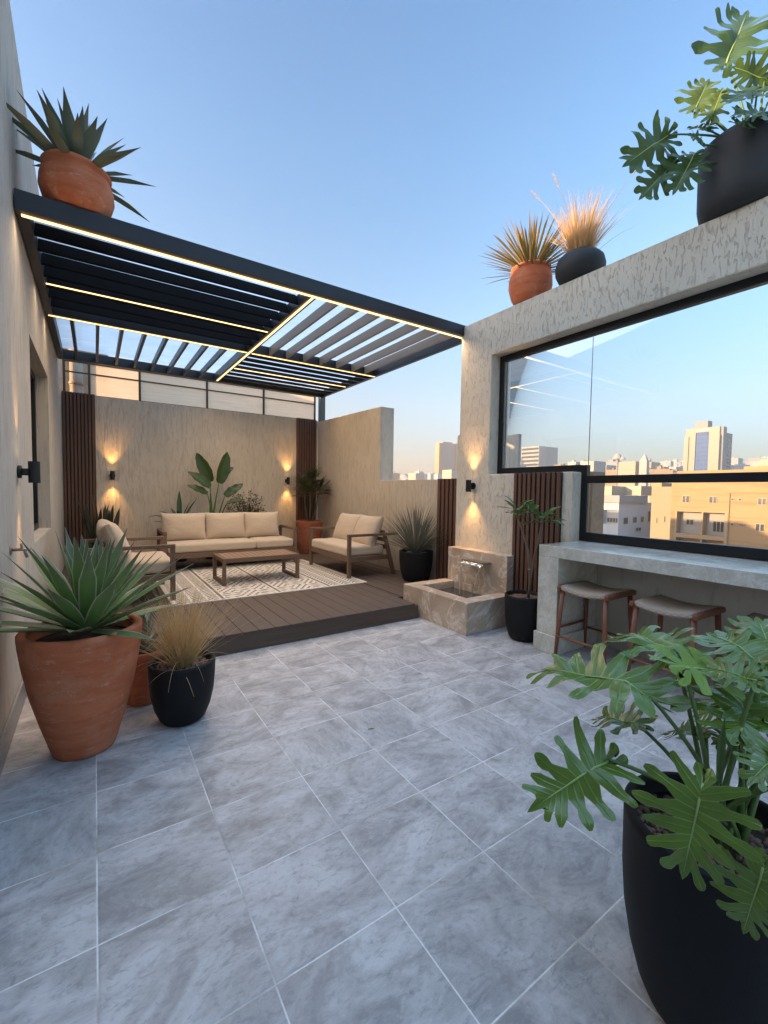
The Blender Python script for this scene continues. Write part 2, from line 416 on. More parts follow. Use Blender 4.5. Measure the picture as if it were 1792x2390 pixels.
M['banana'] = leaf('broad_leaf', (.020,.056,.013), (.038,.088,.020), (.055,.033,.02), (.09,.16,.05), .15, .38, .05)
M['dark_leaf'] = leaf('dark_leaf', (.035,.068,.03), (.065,.11,.045), None, (.10,.17,.06), .12, .4, .05)
M['snake'] = leaf('snake_leaf', (.024,.032,.020), (.050,.060,.036), (.07,.06,.035), None, .05, .5, .05, (.045,.035,.025))
M['bush'] = leaf('bush_leaf', (.022,.034,.018), (.050,.062,.030), None, None, .12, .5)
M['palm'] = leaf('palm_leaf', (.050,.065,.026), (.090,.095,.040), None, None, .12, .55, .05, (.10,.07,.045))
M['palm_dry'] = leaf('dry_palm_leaf', (.14,.095,.06), (.20,.14,.09), None, None, .12, .7)
M['plum'] = leaf('rosette_leaf', (.095,.19,.065), (.15,.26,.10), (.17,.13,.09), (.15,.20,.10), .14, .4, .06)
M['straw'] = leaf('straw', (.58,.37,.15), (.80,.58,.30), None, None, .3, .65, tcol=(.75, .46, .18))
M['straw_green'] = leaf('straw_green', (.46,.30,.10), (.60,.42,.17), None, None, .3, .65, tcol=(.60, .38, .12))
M['rib'] = simple('midrib_green', (.30,.43,.15), .4, 0, .15, 12)
M['stem_green'] = simple('stem_green', (.095,.17,.045), .45, 0, .25, 12)

# ------------------------------------------------------------------ plant generators
def frame_of(d):
    d = d.normalized(); x = d.cross(Vector((0,0,1)))
    if x.length < 1e-3: x = Vector((1,0,0))
    return x.normalized()
def blade(mb, base, d, L, w, droop=.3, fold=.3, segs=7, prof='agave', twist=0, wob=0):
    """one strap leaf grown as a bent ribbon with a keel"""
    d = Vector(d).normalized(); p = Vector(base); st = L/segs; x = frame_of(d)
    if twist: x = Matrix.Rotation(twist, 3, d) @ x
    vs = []; uv = []; fs = []
    for i in range(segs+1):
        t = i/segs
        if prof == 'agave': ww = w*(.62 + 1.5*t*(1-t)*1.1)*min(1, (1-t)*2.6)**.85
        elif prof == 'strap': ww = w*min(1, .45+t*2.2)*min(1, (1-t)*3)**.7
        elif prof == 'oval': ww = w*max(.04, math.sin(PI*min(1, t*.97+.03))**.75)
        elif prof == 'spoon': ww = w*(.18+.82*math.sin(PI*t**1.5)**.9) if t < 1 else 0.02*w
        else: ww = w*(1-t*.8)
        if i == segs: ww = max(ww, w*.03)
        n = x.cross(d).normalized()
        vs += [p - x*ww*.5 + n*ww*fold*.5, p - n*ww*fold*.12, p + x*ww*.5 + n*ww*fold*.5]
        uv += [(0, t), (.5, t), (1, t)]
        if i < segs:
            b = i*3; fs += [(b, b+1, b+4, b+3), (b+1, b+2, b+5, b+4)]
        p = p + d*st
        ax = x
        ang = -droop/segs*(.4+1.2*t)
        d = (Matrix.Rotation(ang, 3, ax) @ d).normalized()
        if wob: d = (Matrix.Rotation(wob*math.sin(t*6+L*40)/segs, 3, n) @ d).normalized()
        x = (x - d*x.dot(d)).normalized()
    mb.add(vs, fs, uv); return p
def hair(mb, base, d, L, w, droop, segs=5):
    d = Vector(d).normalized(); p = Vector(base); st = L/segs; x = frame_of(d)
    x = Matrix.Rotation(rnd.uniform(0, PI), 3, d) @ x
    h = Vector((d.x, d.y, 0)); h = h.normalized() if h.length > .01 else Vector((1,0,0))
    vs = []; uv = []; fs = []
    for i in range(segs+1):
        t = i/segs; ww = w*(1-.75*t)
        vs += [p-x*ww*.5, p+x*ww*.5]; uv += [(.3, t), (.7, t)]
        if i < segs: b = i*2; fs.append((b, b+1, b+3, b+2))
        p = p+d*st; d = (d + (h*.5-Vector((0,0,1)))*droop/segs*(t+.2)).normalized()
    mb.add(vs, fs, uv); return p
def sph(az, el): return Vector((math.cos(el)*math.cos(az), math.cos(el)*math.sin(az), math.sin(el)))

LT = [0, .06, .17, .30, .44, .58, .71, .83]
def split_leaf(mb, rib, J, T, N, W=1.0, droop=.25, seed=0):
    """deeply lobed leaf: seven fingers each side of a midrib, webbed along the rib"""
    r = random.Random(seed)
    J = Vector(J); T = Vector(T); ex = T-J; L = ex.length*1.06; ex.normalize()
    N = Vector(N); ey = N.cross(ex).normalized(); nz = ex.cross(ey).normalized()
    ph = r.uniform(0, 6); cup = r.uniform(.12, .30)
    def to(x, y):
        k = math.hypot(x, y)
        z = cup*abs(y) - droop*max(0, x)**2*.9 - .42*droop*y*y*2.2 + .034*math.sin(9*x+ph+7*y) + .024*math.sin(17*y+ph+5*x) + .010*math.sin(31*y+13*x+ph)
        return J + ex*(x*L) + ey*(y*L) + nz*(z*L)
    ang = [158, 128, 103, 84, 67, 52, 38]; ln = [.27, .44, .56, .57, .50, .42, .33]
    for sd in (1, -1):
        a2 = [math.radians(a + r.uniform(-6, 6)) for a in ang]; l2 = [l*W*r.uniform(.86, 1.12) for l in ln]
        val = []
        for i in range(8):
            if i == 0: a, l = math.radians(172), .20*W
            elif i == 7: a, l = math.radians(26), .14*W
            else: a = (a2[i-1]+a2[i])/2; l = (l2[i-1]+l2[i])/2*r.uniform(.24, .34)
            val.append((LT[i]+math.cos(a)*l, math.sin(a)*l))
        for i in range(7):
            t0, t1 = LT[i], LT[i+1]; m = (t0+t1)/2; a = a2[i]; l = l2[i]
            dx, dy = math.cos(a), math.sin(a); px, py = -dy, dx
            bend = r.uniform(-.06, .10)
            vw = math.hypot(val[i][0]-val[i+1][0], val[i][1]-val[i+1][1])*.5
            rows = [((t0, 0), (m, 0), (t1, 0)), (val[i], (m+dx*l*.36, dy*l*.36), val[i+1])]
            w0 = min(vw*.95, .058*W+.012)*r.uniform(.85, 1.1)
            for sF, wf in ((.55, .82), (.70, .86), (.83, .78), (.92, .58), (.98, .28)):
                b = bend*(sF-.36)**2
                cx = m+dx*l*sF - abs(b)*0 + b*px; cy = dy*l*sF + b*py
                ww = w0*wf*(1+.20*math.sin(11*sF+ph+i*1.7))
                rows.append(((cx-px*-ww, cy-py*-ww), (cx, cy), (cx+px*-ww, cy+py*-ww)))
            vs = []; uv = []; fs = []
            for k, row in enumerate(rows):
                for j, q in enumerate(row):
                    vs.append(to(q[0], q[1]*sd)); uv.append((j*.5, k/6))
            for k in range(len(rows)-1):
                for j in range(2):
                    b = k*3+j; f = (b, b+1, b+4, b+3); fs.append(f if sd > 0 else f[::-1])
            mb.add(vs, fs, uv)
        # half of the end lobe
        vs = [to(.83, 0), to(*(val[7][0], val[7][1]*sd)), to(.93, 0), to(.95, .055*W*sd), to(1.02, 0), to(1.04, .03*W*sd), to(1.1, 0)]
        fs = [(0, 1, 3, 2), (2, 3, 5, 4), (4, 5, 6)]
        mb.add(vs, fs if sd > 0 else [f[::-1] for f in fs], [(.5, 0), (0, .2), (.5, .4), (0, .5), (.5, .7), (0, .8), (.5, 1)])
    rib.tube([to(x, 0)+nz*.001 for x in (-.02, .2, .4, .6, .8, 1.0)], [.0045*L/.3, .004*L/.3, .0034*L/.3, .0027*L/.3, .002*L/.3, .001*L/.3], 6)

def leaf_parts(t, J, T, N, W, droop, seed, mat):
    a, b = MB(), MB(); split_leaf(a, b, J, T, N, W, droop, seed)
    o = build('leaf', a, mat, t, True, fixn=False); o['_o'] = t['_o']; build('midrib', b, M['rib'], o, True)
def petiole(mb, a, b, r0=.008, r1=.005, sag=.12, n=8):
    a = Vector(a); b = Vector(b); m = (a+b)/2 + Vector((0,0,1))*(b-a).length*sag - Vector((b.x-a.x, b.y-a.y, 0))*.12
    pts = []
    for i in range(n+1):
        t = i/n; pts.append(a*(1-t)**2 + m*2*t*(1-t) + b*t*t)
    mb.tube(pts, [r0+(r1-r0)*i/n for i in range(n+1)], 7)

def pot_obj(parent, prof, c, mat, n=56, wob=0, smooth=True):
    return build('pot', MB().lathe(prof, c, n, wob=wob), mat, parent, smooth)
def soil(parent, c, r, z, mat, pebbles=0, pm=None, ps=.012):
    mb = MB(); pr = []
    for i in range(7): pr.append((r*(1-i/6)+.0001, z+.012*math.sin(i/6*PI/2)))
    mb.lathe(pr, c, 28); build('soil', mb, M['soil'] if not pm else mat, parent, True)
    if pebbles:
        mb = MB()
        for k in range(pebbles):
            a = rnd.uniform(0, 2*PI); q = r*.96*math.sqrt(rnd.random()); s = ps*rnd.uniform(.6, 1.3)
            x, y, zz = c[0]+q*math.cos(a), c[1]+q*math.sin(a), c[2]+z+.012*(1-q/r)+s*.3
            ico(mb, (x, y, zz), (s, s*rnd.uniform(.7, 1.2), s*.7))
        o = build('pebble_mulch', mb, pm, parent, True); o['kind'] = 'stuff'
T_ = (1+5**.5)/2
ICO_V = [Vector(p).normalized() for p in [(-1,T_,0),(1,T_,0),(-1,-T_,0),(1,-T_,0),(0,-1,T_),(0,1,T_),(0,-1,-T_),(0,1,-T_),(T_,0,-1),(T_,0,1),(-T_,0,-1),(-T_,0,1)]]
ICO_F = [(0,11,5),(0,5,1),(0,1,7),(0,7,10),(0,10,11),(1,5,9),(5,11,4),(11,10,2),(10,7,6),(7,1,8),(3,9,4),(3,4,2),(3,2,6),(3,6,8),(3,8,9),(4,9,5),(2,4,11),(6,2,10),(8,6,7),(9,8,1)]
def ico(mb, c, s):
    q = Euler((rnd.uniform(0,6), rnd.uniform(0,6), rnd.uniform(0,6))).to_matrix()
    mb.add([Vector(c)+Vector((p.x*s[0], p.y*s[1], p.z*s[2])) for p in [q @ v for v in ICO_V]], ICO_F)

def cushion_mb(hx, hy, hz, r=.035, puff=.012, pillow=False, cuts=13, seed=0):
    """rounded block (seat) or pinched pillow (back), centred on the origin, thin along z"""
    bm = bmesh.new(); bmesh.ops.create_cube(bm, size=2)
    bmesh.ops.subdivide_edges(bm, edges=bm.edges[:], cuts=cuts, use_grid_fill=True)
    rr = random.Random(seed); ph = [rr.uniform(0, 6) for _ in range(6)]
    for v in bm.verts:
        x, y, z = [math.sin(PI/2*k) for k in v.co]
        if pillow:
            ax = 1-abs(x)**3.2; ay = 1-abs(y)**3.2
            th = hz*(.16+.84*(max(0, ax*ay))**.55)
            edge = 1-.055*(1-y*y) ; edgey = 1-.055*(1-x*x)
            X = hx*x*(edge if abs(x) > .5 else 1-.055*(1-y*y)*abs(x)*2*abs(x)); Y = hy*y*(edgey if abs(y) > .5 else 1-.055*(1-x*x)*abs(y)*2*abs(y))
            wr = .008*math.sin(7*x+3*y+ph[0])*math.sin(5*y+ph[1]) + .006*math.sin(13*y-4*x+ph[2])*(abs(x)**2)
            v.co = (X, Y, z*th + (wr if z > 0 else -wr)*max(0, ax*ay)**.3)
        else:
            P = Vector((x*hx, y*hy, z*hz)); c = Vector([max(-(h-r), min(h-r, k)) for k, h in zip(P, (hx, hy, hz))])
            d = P-c
            if d.length > 1e-6: P = c+d.normalized()*r
            if z > 0: P.z += puff*(1-x*x)*(1-y*y) + .003*math.sin(9*x+ph[0])*math.sin(7*y+ph[1])
            v.co = P
    mb = MB(); bm.verts.index_update()
    mb.add([v.co.copy() for v in bm.verts], [tuple(v.index for v in f.verts) for f in bm.faces]); bm.free()
    return mb
def moved(mb, m):
    mb.v = [tuple(m @ Vector(p)) for p in mb.v]; return mb

# ================================================================== SETTING
# terrace floor
fl = MB().box(-.9, 4.25, -2.5, 4.6, -.25, 0); struct(build('terrace_floor', fl, M['tiles']))
gm = simple('city_ground', (.33,.28,.21), .95, 0, .3, .05)
g = MB(); g.add([(-4000,-4000,-16),(4000,-4000,-16),(4000,4000,-16),(-4000,4000,-16)], [(0,1,2,3)]); struct(build('city_ground', g, gm))

# ---- left house wall with window
LW = -.44
w = thing('rendered_wall', 'tall pale grey rendered house wall with a dark recessed window on the terrace edge', 'wall', (LW-.2, 3, 0))
def wall_holes(mb, x0, x1, ys, zs, hole, topf):
    def zt(y, z): return topf(y) if z is None else z
    for i in range(len(ys)-1):
        for j in range(len(zs)-1):
            if (i, j) in hole: continue
            y0, y1 = ys[i], ys[i+1]; a, b = zs[j], zs[j+1]
            q = [(x0,y0,a),(x1,y0,a),(x1,y1,a),(x0,y1,a),(x0,y0,zt(y0,b)),(x1,y0,zt(y0,b)),(x1,y1,zt(y1,b)),(x0,y1,zt(y1,b))]
            fs = [(1,2,6,5),(3,0,4,7)]
            if (i-1, j) in hole or i == 0: fs.append((0,1,5,4))
            if (i+1, j) in hole or i == len(ys)-2: fs.append((2,3,7,6))
            if (i, j-1) in hole or j == 0: fs.append((3,2,1,0))
            if (i, j+1) in hole or j == len(zs)-2: fs.append((4,5,6,7))
            mb.add(q, fs)
lw = MB(); wall_holes(lw, LW-.4, LW, [-2.5, 1.0, 3.0, 4.76, 6.5, 8.0, 9.25], [-.3, 1.0, 2.78, None], {(3, 1)}, lambda y: 4.98-.19*(y-3.4) if y < 6 else 4.486)
wl = build('wall_face', lw, M['wall_side'], w)
bm = bmesh.new(); bm.from_mesh(wl.data); bmesh.ops.remove_doubles(bm, verts=bm.verts, dist=.0005); bm.to_mesh(wl.data); bm.free()
build('skirting', MB().box(LW+.001, LW+.016, -2.5, 3.97, .002, .155), M['skirting'], w, bevel=.003)
wf = MB(); X0 = LW-.115
wf.box(X0-.06, X0, 4.76, 4.83, 1.0, 2.78); wf.box(X0-.06, X0, 6.43, 6.5, 1.0, 2.78); wf.box(X0-.06, X0, 4.83, 6.43, 1.0, 1.07); wf.box(X0-.06, X0, 4.83, 6.43, 2.71, 2.78); wf.box(X0-.055, X0-.005, 5.6, 5.66, 1.07, 2.71)
f = build('window_frame', wf, M['frame'], w, bevel=.004)
build('pane', MB().box(X0-.045, X0-.03, 4.83, 6.43, 1.07, 2.71), M['dark_glass'], f, local=False) if False else None
pn = build('window_pane', MB().box(X0-.045, X0-.03, 4.83, 6.43, 1.07, 2.71), M['dark_glass'], w)

# ---- back wall, clerestory screen
o = build('rendered_wall', MB().box(LW, 4.2, 9.0, 9.25, -.1, 3.055), M['wall_back']); tag(o, 'beige rendered back wall behind the sofa carrying two lit lamps', 'wall')
scr = thing('glazed_screen', 'row of frosted glass panes in thin dark frames above the sofa wall', 'screen', (1.9, 9.12, 3.06))
fr = MB(); mul = [-.40, -.05, .708, 1.865, 2.995, 4.17]
for x in mul: fr.box(x-.018, x+.018, 9.09, 9.13, 3.075, 3.62)
for a, b in zip(mul[:-1], mul[1:]):
    fr.box(a+.018, b-.018, 9.095, 9.125, 3.056, 3.078); fr.box(a+.018, b-.018, 9.095, 9.125, 3.425, 3.445); fr.box(a+.018, b-.018, 9.095, 9.125, 3.60, 3.63)
build('screen_frame', fr, M['stem_brown'], scr)
for i, (a, b) in enumerate(zip(mul[:-1], mul[1:])):
    p = MB(); p.add([(a+.018, 9.11, 3.078), (b-.018, 9.11, 3.078), (b-.018, 9.11, 3.60), (a+.018, 9.11, 3.60)], [(0,1,2,3)])
    build('frosted_pane' if i else 'clear_pane', p, M['screen_sheet'] if i else M['glass'], scr)
dt = thing('vent_duct', 'tall metal ventilation duct behind the clear end pane above the back wall', 'duct', (-.24, 9.5, 0))
d = MB(); d.tube([(-.24, 9.5, 0), (-.24, 9.5, 4.3)], .10, 20); build('pipe', d, M['duct'], dt, True)
d = MB()
for z in (3.30, 3.9): build('joint_ring', MB().tube([(-.24, 9.5, z), (-.24, 9.5, z+.04)], .115, 20), M['duct'], dt, True)

# ---- far right wall with the stepped opening
FR = 4.2
o = build('rendered_wall', MB().prism([(9.0, -.1), (9.0, 3.03), (6.42, 2.985), (6.42, 1.685), (4.311, 1.685), (4.311, -.1)], 'x', FR, FR+.29), M['wall_back'], bevel=.006)
tag(o, 'beige rendered side wall stepping down to a low parapet beside the loveseat', 'wall')
# ---- window wall
RX = 4.05; RW = RX+.32
ww = thing('window_wall', 'grey scratched render wall framing a big black framed window over the bar', 'wall', (RX, 1.5, 0))
prof = [(4.307, -.25), (4.307, 2.26), (4.266, 2.26), (4.266, 3.665), (-1.6, 3.665), (-1.6, 3.182), (3.735, 3.182), (3.735, 1.727), (2.60, 1.727), (2.60, -.25)]
build('wall_face', MB().prism(prof, 'x', RX, RW), M['wall_right'], ww, bevel=.012, segs=3)
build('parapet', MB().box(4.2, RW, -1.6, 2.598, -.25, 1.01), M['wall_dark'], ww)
build('end_pier', MB().box(RX, RW, -2.1, -1.602, -.25, 3.665), M['wall_right'], ww)
fm = MB(); a0, a1 = 4.2, 4.262
fm.box(a0, a1, 3.672, 3.733, 1.729, 3.18)                     # left jamb
fm.box(a0, a1, -1.6, 3.672, 3.108, 3.18)                      # head
fm.box(a0, a1, 2.62, 3.672, 1.729, 1.805)                     # upper sill
fm.box(a0, a1, 2.538, 2.62, 1.016, 1.80)                      # step post
fm.box(a0-.004, a1+.004, -1.6, 2.538, 1.612, 1.688)           # transom
fm.box(a0-.003, a1+.003, -1.6, 2.538, 1.016, 1.105)           # lower sill
fr_ = build('window_frame', fm, M['frame'], ww, bevel=.004)
bd = MB()
bd.box(a0+.012, a0+.020, 3.645, 3.672, 1.806, 3.107); bd.box(a0+.012, a0+.020, 2.515, 2.537, 1.106, 1.611)
build('glazing_bead', bd, M['steel'], ww)
for (y0, y1, z0, z1) in ((2.547, 3.672, 1.805, 3.108), (.2, 2.541, 1.688, 3.108), (-1.6, .194, 1.688, 3.108), (-1.6, 2.538, 1.105, 1.612)):
    build('window_pane', MB().add([(4.232, y0, z0), (4.232, y1, z0), (4.232, y1, z1), (4.232, y0, z1)], [(0,1,2,3)]), M['glass'], ww, fixn=False)
build('pane_seam', MB().box(4.229, 4.235, 2.541, 2.547, 1.80, 3.108), M['steel'], ww)

# ---- own building below and to the side
bl = thing('host_building', 'beige masonry block carrying the roof terrace seen only below the parapet', 'building', (0, 3, -16))
hm = simple('host_plaster', (.36,.31,.24), .9, 0, .15, 2)
build('wall', MB().box(-9, 4.3, -8, 9.2, -16, -.3), hm, bl)
build('stair_house', MB().box(-7, -.9, 0, 9.2, -.3, 4.3), hm, bl); build('stair_wall', MB().box(-1.4, .25, 9.9, 10.3, -.3, 4.1), hm, bl)
o = build('stone_pillar', MB().box(4.55, 4.80, 2.68, 2.76, -.3, 1.75), stone('pillar_stone', (.34,.20,.115), (.46,.29,.18), (.5,.38,.27), 2, .7, .3), None, bevel=.005)
tag(o, 'narrow brown stone pillar standing just outside the lower window pane', 'pillar')

# ---- deck
dk = thing('wooden_deck', 'raised dark brown composite deck platform under the seating', 'deck', (1.5, 6.4, 0))
db = MB(); x = -.435
while x < 4.19:
    x1 = min(x+.150, 4.195); y0 = 3.965 if x1 < 3.18 else 4.33
    if x < 3.17 < x1: x1 = 3.17
    db.box(x, x1, y0, 8.995, .155, .18); x = x+.155 if x1 != 3.17 else 3.195
build('board', db, M['deck'], dk, bevel=.003)
fs = MB(); fs.box(-.435, 3.17, 3.97, 3.99, .0, .1545); build('fascia', fs, M['fascia'], dk)
build('platform_base', MB().box(-.435, 3.165, 3.992, 8.99, .001, .150).box(3.166, 4.195, 4.34, 8.99, .001, .150), M['slat_back'], dk)
# ---- slat panels
def slat_panel(axis, a0, a1, plane, z0, z1, n, label, sgn):
    """vertical battens on a dark backing; the top edge shows the battens as teeth"""
    t = thing('slat_panel', label, 'panel', ((a0+a1)/2, plane, z0) if axis == 'x' else (plane, (a0+a1)/2, z0), 'dark timber slat panels on the walls')
    bk = MB(); sl = MB(); p = (a1-a0)/n
    if axis == 'x':
        bk.box(a0, a1, plane-.010, plane-.001, z0, z1-.004)
        for i in range(n): sl.box(a0+i*p+p*.14, a0+(i+1)*p-p*.22, plane-.036, plane-.0101, z0, z1)
    else:
        bk.box(plane-.010, plane-.001, a0, a1, z0, z1-.004)
        for i in range(n): sl.box(plane-.036, plane-.0101, a0+i*p+p*.14, a0+(i+1)*p-p*.22, z0, z1)
    build('backing', bk, M['slat_back'], t); build('batten', sl, M['slat'], t, bevel=.003)
slat_panel('x', -.43, .025, 9.0, .185, 3.075, 9, 'dark timber slat panel in the corner by the recessed window', -1)
slat_panel('x', 3.69, 4.16, 9.0, .185, 3.07, 8, 'dark timber slat panel behind the tall corner palm', -1)
slat_panel('y', 4.32, 4.84, FR, .185, 1.69, 6, 'short dark timber slat panel between the fountain and the spiky silver plant', -1)
slat_panel('y', 2.71, 3.327, RX, .005, 1.727, 10, 'dark timber slat panel behind the slim two stemmed potted tree', -1)

# ---- pergola
pg = thing('pergola', 'dark metal louvred pergola with glowing strip lights over the seating deck', 'pergola', (1.9, 6.3, 0))
def PG(u, v, h):
    yf = 3.985+.052*(u+.43); yb = 8.2+.14*(u+.43)
    return (u, yf+(yb-yf)*v, 3.41+.030*(u+.43)+h)
def pbox(mb, u0, u1, v0, v1, h0, h1):
    return mb.hexa([PG(u0,v0,h0), PG(u1,v0,h0), PG(u1,v1,h0), PG(u0,v1,h0), PG(u0,v0,h1), PG(u1,v0,h1), PG(u1,v1,h1), PG(u0,v1,h1)])
ul, ur, uc, vm = -.432, 4.26, 1.90, .527
build('front_beam', pbox(MB(), ul, ur, 0, .020, 0, .135), M['metal'], pg, bevel=.003)
build('rear_beam', pbox(MB(), ul, ur, .982, 1.0, -.005, .135), M['metal'], pg, bevel=.003)
build('side_beam', pbox(MB(), ul, ul+.07, .0205, .9815, 0, .135), M['metal'], pg, bevel=.003)
build('side_beam', pbox(MB(), ur-.07, ur, .0205, .9815, 0, .135), M['metal'], pg, bevel=.003)
build('centre_beam', pbox(MB(), uc-.045, uc+.045, .0205, .9815, .004, .13), M['metal'], pg, bevel=.003)
build('cross_beam', pbox(MB(), ul+.071, uc-.046, vm-.011, vm+.011, .002, .13), M['metal'], pg, bevel=.003)
build('cross_beam', pbox(MB(), uc+.046, ur-.071, vm-.011, vm+.011, .002, .13), M['metal'], pg, bevel=.003)
# closed louvres over the front left and the rear right bays, open blades over the others
pit = .0617
for k in range(8):
    v0 = .0235+k*pit
    m = MB(); u0, u1 = ul+.071, uc-.046; v1 = v0+.0185; a_ = .003
    m.hexa([PG(u0,v0,a_), PG(u1,v0,a_), PG(u1,v1,.127), PG(u0,v1,.127), PG(u0,v0,a_+.018), PG(u1,v0,a_+.018), PG(u1,v1,.145), PG(u0,v1,.145)])
    build('louver', m, M['louver'], pg, bevel=.002)
for k in range(8):
    v0 = vm+.013+k*.0565; v1 = v0+.0565*.93
    m = MB(); u0, u1 = uc+.046, ur-.071
    m.hexa([PG(u0,v0,.012), PG(u1,v0,.012), PG(u1,v1,.032), PG(u0,v1,.032), PG(u0,v0,.022), PG(u1,v0,.022), PG(u1,v1,.042), PG(u0,v1,.042)])
    build('louver', m, M['louver'], pg, bevel=.002)
for u in (2.205, 2.475, 2.765, 3.06, 3.375, 3.69, 3.96):
    build('louver', pbox(MB(), u-.014, u+.014, .021, vm-.012, .006, .125), M['louver_taupe'], pg, bevel=.002)
for k in range(8):
    u = -.195+.2545*k
    build('rafter', pbox(MB(), u-.018, u+.018, vm+.012, .981, .004, .10), M['metal'], pg, bevel=.002)
sh = MB()
for (u0, u1, v0, v1) in ((ul+.01, uc-.002, .03, .5), (uc+.002, ur-.01, .03, .5), (ul+.01, uc-.002, .502, .86), (ul+.01, uc-.002, .862, .985), (uc+.002, ur-.01, .502, .985)):
    build('roof_sheet', MB().add([PG(u0, v0, .156), PG(u1, v0, .156), PG(u1, v1, .156), PG(u0, v1, .156)], [(0,1,2,3)]), M['roof_sheet'], pg)
def led(u0, u1, v0, v1, h=-.008):
    build('led_strip', pbox(MB(), u0, u1, v0, v1, h, -.0005 if h < 0 else h+.007), M['led'], pg)
led(ul+.03, ur-.02, .0135, .0195)
led(ul+.075, uc-.05, .308, .312, .006); led(ul+.03, uc-.03, vm-.004, vm+.001, -.006); led(uc+.04, ur-.04, vm-.004, vm+.001, -.006)
led(uc+.05, ur-.075, .748, .752, .006); led(uc-.012, uc+.012, .022, .975, -.005)
def glow(a, b, watt):
    a, b = Vector(a), Vector(b); d = b-a
    L = bpy.data.lights.new('strip_glow', 'AREA'); L.shape = 'RECTANGLE'; L.size = d.length; L.size_y = .02; L.spread = R(146); L.energy = watt; L.color = (1.0, .73, .47)
    o = bpy.data.objects.new('strip_glow', L); COL.objects.link(o); o.parent = pg
    x = d.normalized(); z = Vector((0,0,1)); y = z.cross(x).normalized(); z = x.cross(y)
    m = Matrix((x, y, z)).transposed().to_4x4(); m.translation = (a+b)/2-Vector(pg['_o']); o.matrix_local = m
GW = 1.2
glow(PG(ul+.05, .0165, -.012), PG(ur-.05, .0165, -.012), GW*4.5); glow(PG(ul+.08, .31, .002), PG(uc-.05, .31, .002), GW*2.3); glow(PG(ul+.05, vm-.0015, -.010), PG(uc-.05, vm-.0015, -.010), GW*2.3)
glow(PG(uc+.05, vm-.0015, -.010), PG(ur-.05, vm-.0015, -.010), GW*2.3); glow(PG(uc+.06, .75, .002), PG(ur-.08, .75, .002), GW*2.2); glow(PG(uc, .03, -.009), PG(uc, .97, -.009), GW*4.4)
build('post', MB().box(4.225, 4.345, 8.92, 9.04, 3.032, PG(4.2, 1, 0)[2]+.13), M['post'], pg, bevel=.004)

# ---- fountain
ft = thing('wall_fountain', 'brown veined stone wall fountain with a square basin and water blade', 'fountain', (3.6, 3.75, 0))
bx0, bx1, by0, by1, bz = 3.2, 3.90, 3.2, 4.312, .345; ix, iy0, iy1 = 3.36, 3.37, 4.14
b = MB(); b.box(bx0, ix, by0, by1, 0, bz); b.box(ix, bx1, by0, iy0, 0, bz); b.box(ix, bx1, iy1, by1, 0, bz); b.box(ix, bx1, iy0, iy1, 0, .08)
b = MB()
o_ = [(bx0,by0),(bx1,by0),(bx1,by1),(bx0,by1)]; i_ = [(ix,iy0),(bx1-.008,iy0),(bx1-.008,iy1),(ix,iy1)]
vs = [(*p, 0) for p in o_]+[(*p, bz) for p in o_]+[(*p, bz) for p in i_]+[(*p, .08) for p in i_]
b.add(vs, [(0,1,5,4),(1,2,6,5),(2,3,7,6),(3,0,4,7),(0,3,2,1),(4,5,9,8),(5,6,10,9),(6,7,11,10),(7,4,8,11),(8,9,13,12),(9,10,14,13),(10,11,15,14),(11,8,12,15),(12,13,14,15)])
build('basin', b, M['fountain'], ft, bevel=.004)
build('backsplash', MB().box(3.905, RX-.002, 3.285, 4.275, .0, .775), M['fountain'], ft, bevel=.004)
wp = MB(); N_ = 14
for i in range(N_+1):
    for j in range(N_+1): wp.v.append((ix+.001+(bx1-ix-.010)*i/N_, iy0+.001+(iy1-iy0-.002)*j/N_, .255))
for i in range(N_):
    for j in range(N_):
        wp.f.append((i*(N_+1)+j, (i+1)*(N_+1)+j, (i+1)*(N_+1)+j+1, i*(N_+1)+j+1)); wp.uv.append([(0,0)]*4)
build('pool_water', wp, M['water'], ft, True)
sp = MB(); sp.box(3.77, 3.9045, 3.52, 3.885, .648, .654); sp.box(3.77, 3.9045, 3.52, 3.885, .664, .671); sp.box(3.775, 3.90, 3.52, 3.525, .654, .664); sp.box(3.775, 3.90, 3.88, 3.885, .654, .664)
build('spout', sp, M['steel'], ft, bevel=.001)
def fall(y, t, off=0): return (3.772-.085*t**.6-.02*t, y, .659-.40*t*t*.4-.40*t*.6)
st = MB(); n1, n2 = 16, 10
for i in range(n1+1):
    t = i/n1; nar = 1-.42*t
    for j in range(n2+1):
        y = 3.7025+(j/n2-.5)*.345*nar; p = fall(y, t); st.v.append((p[0]+.004*math.sin(j*2.1+t*8), p[1], p[2]))
for i in range(n1):
    for j in range(n2):
        hole = t_ = i/n1
        if t_ > .22 and 1 <= j < n2-1 and (t_ > .45 or (i*7+j*3) % 3): continue
        a = i*(n2+1)+j; st.f.append((a, a+1, a+n2+2, a+n2+1)); st.uv.append([(0,0)]*4)
for sg in (-1, 1):
    st.tube([fall(3.7025+sg*.1725*(1-.42*i/10), i/10) for i in range(11)], [.006-.003*abs(.4-i/10) for i in range(11)], 6)
build('falling_water', st, M['stream'], ft, True)

# ---- bar counter
bc = thing('bar_counter', 'grey green stone bar counter under the big window', 'counter', (3.85, 1, 0))
build('counter_top', MB().box(3.54, 4.197, -1.6, 2.597, .905, 1.012), M['counter'], bc, bevel=.004)
build('leg_panel', MB().box(3.54, 4.197, 2.385, 2.597, .176, .904), M['counter'], bc, bevel=.004)
build('plinth', MB().box(3.515, 4.197, 2.36, 2.612, 0, .175), M['counter'], bc, bevel=.005)

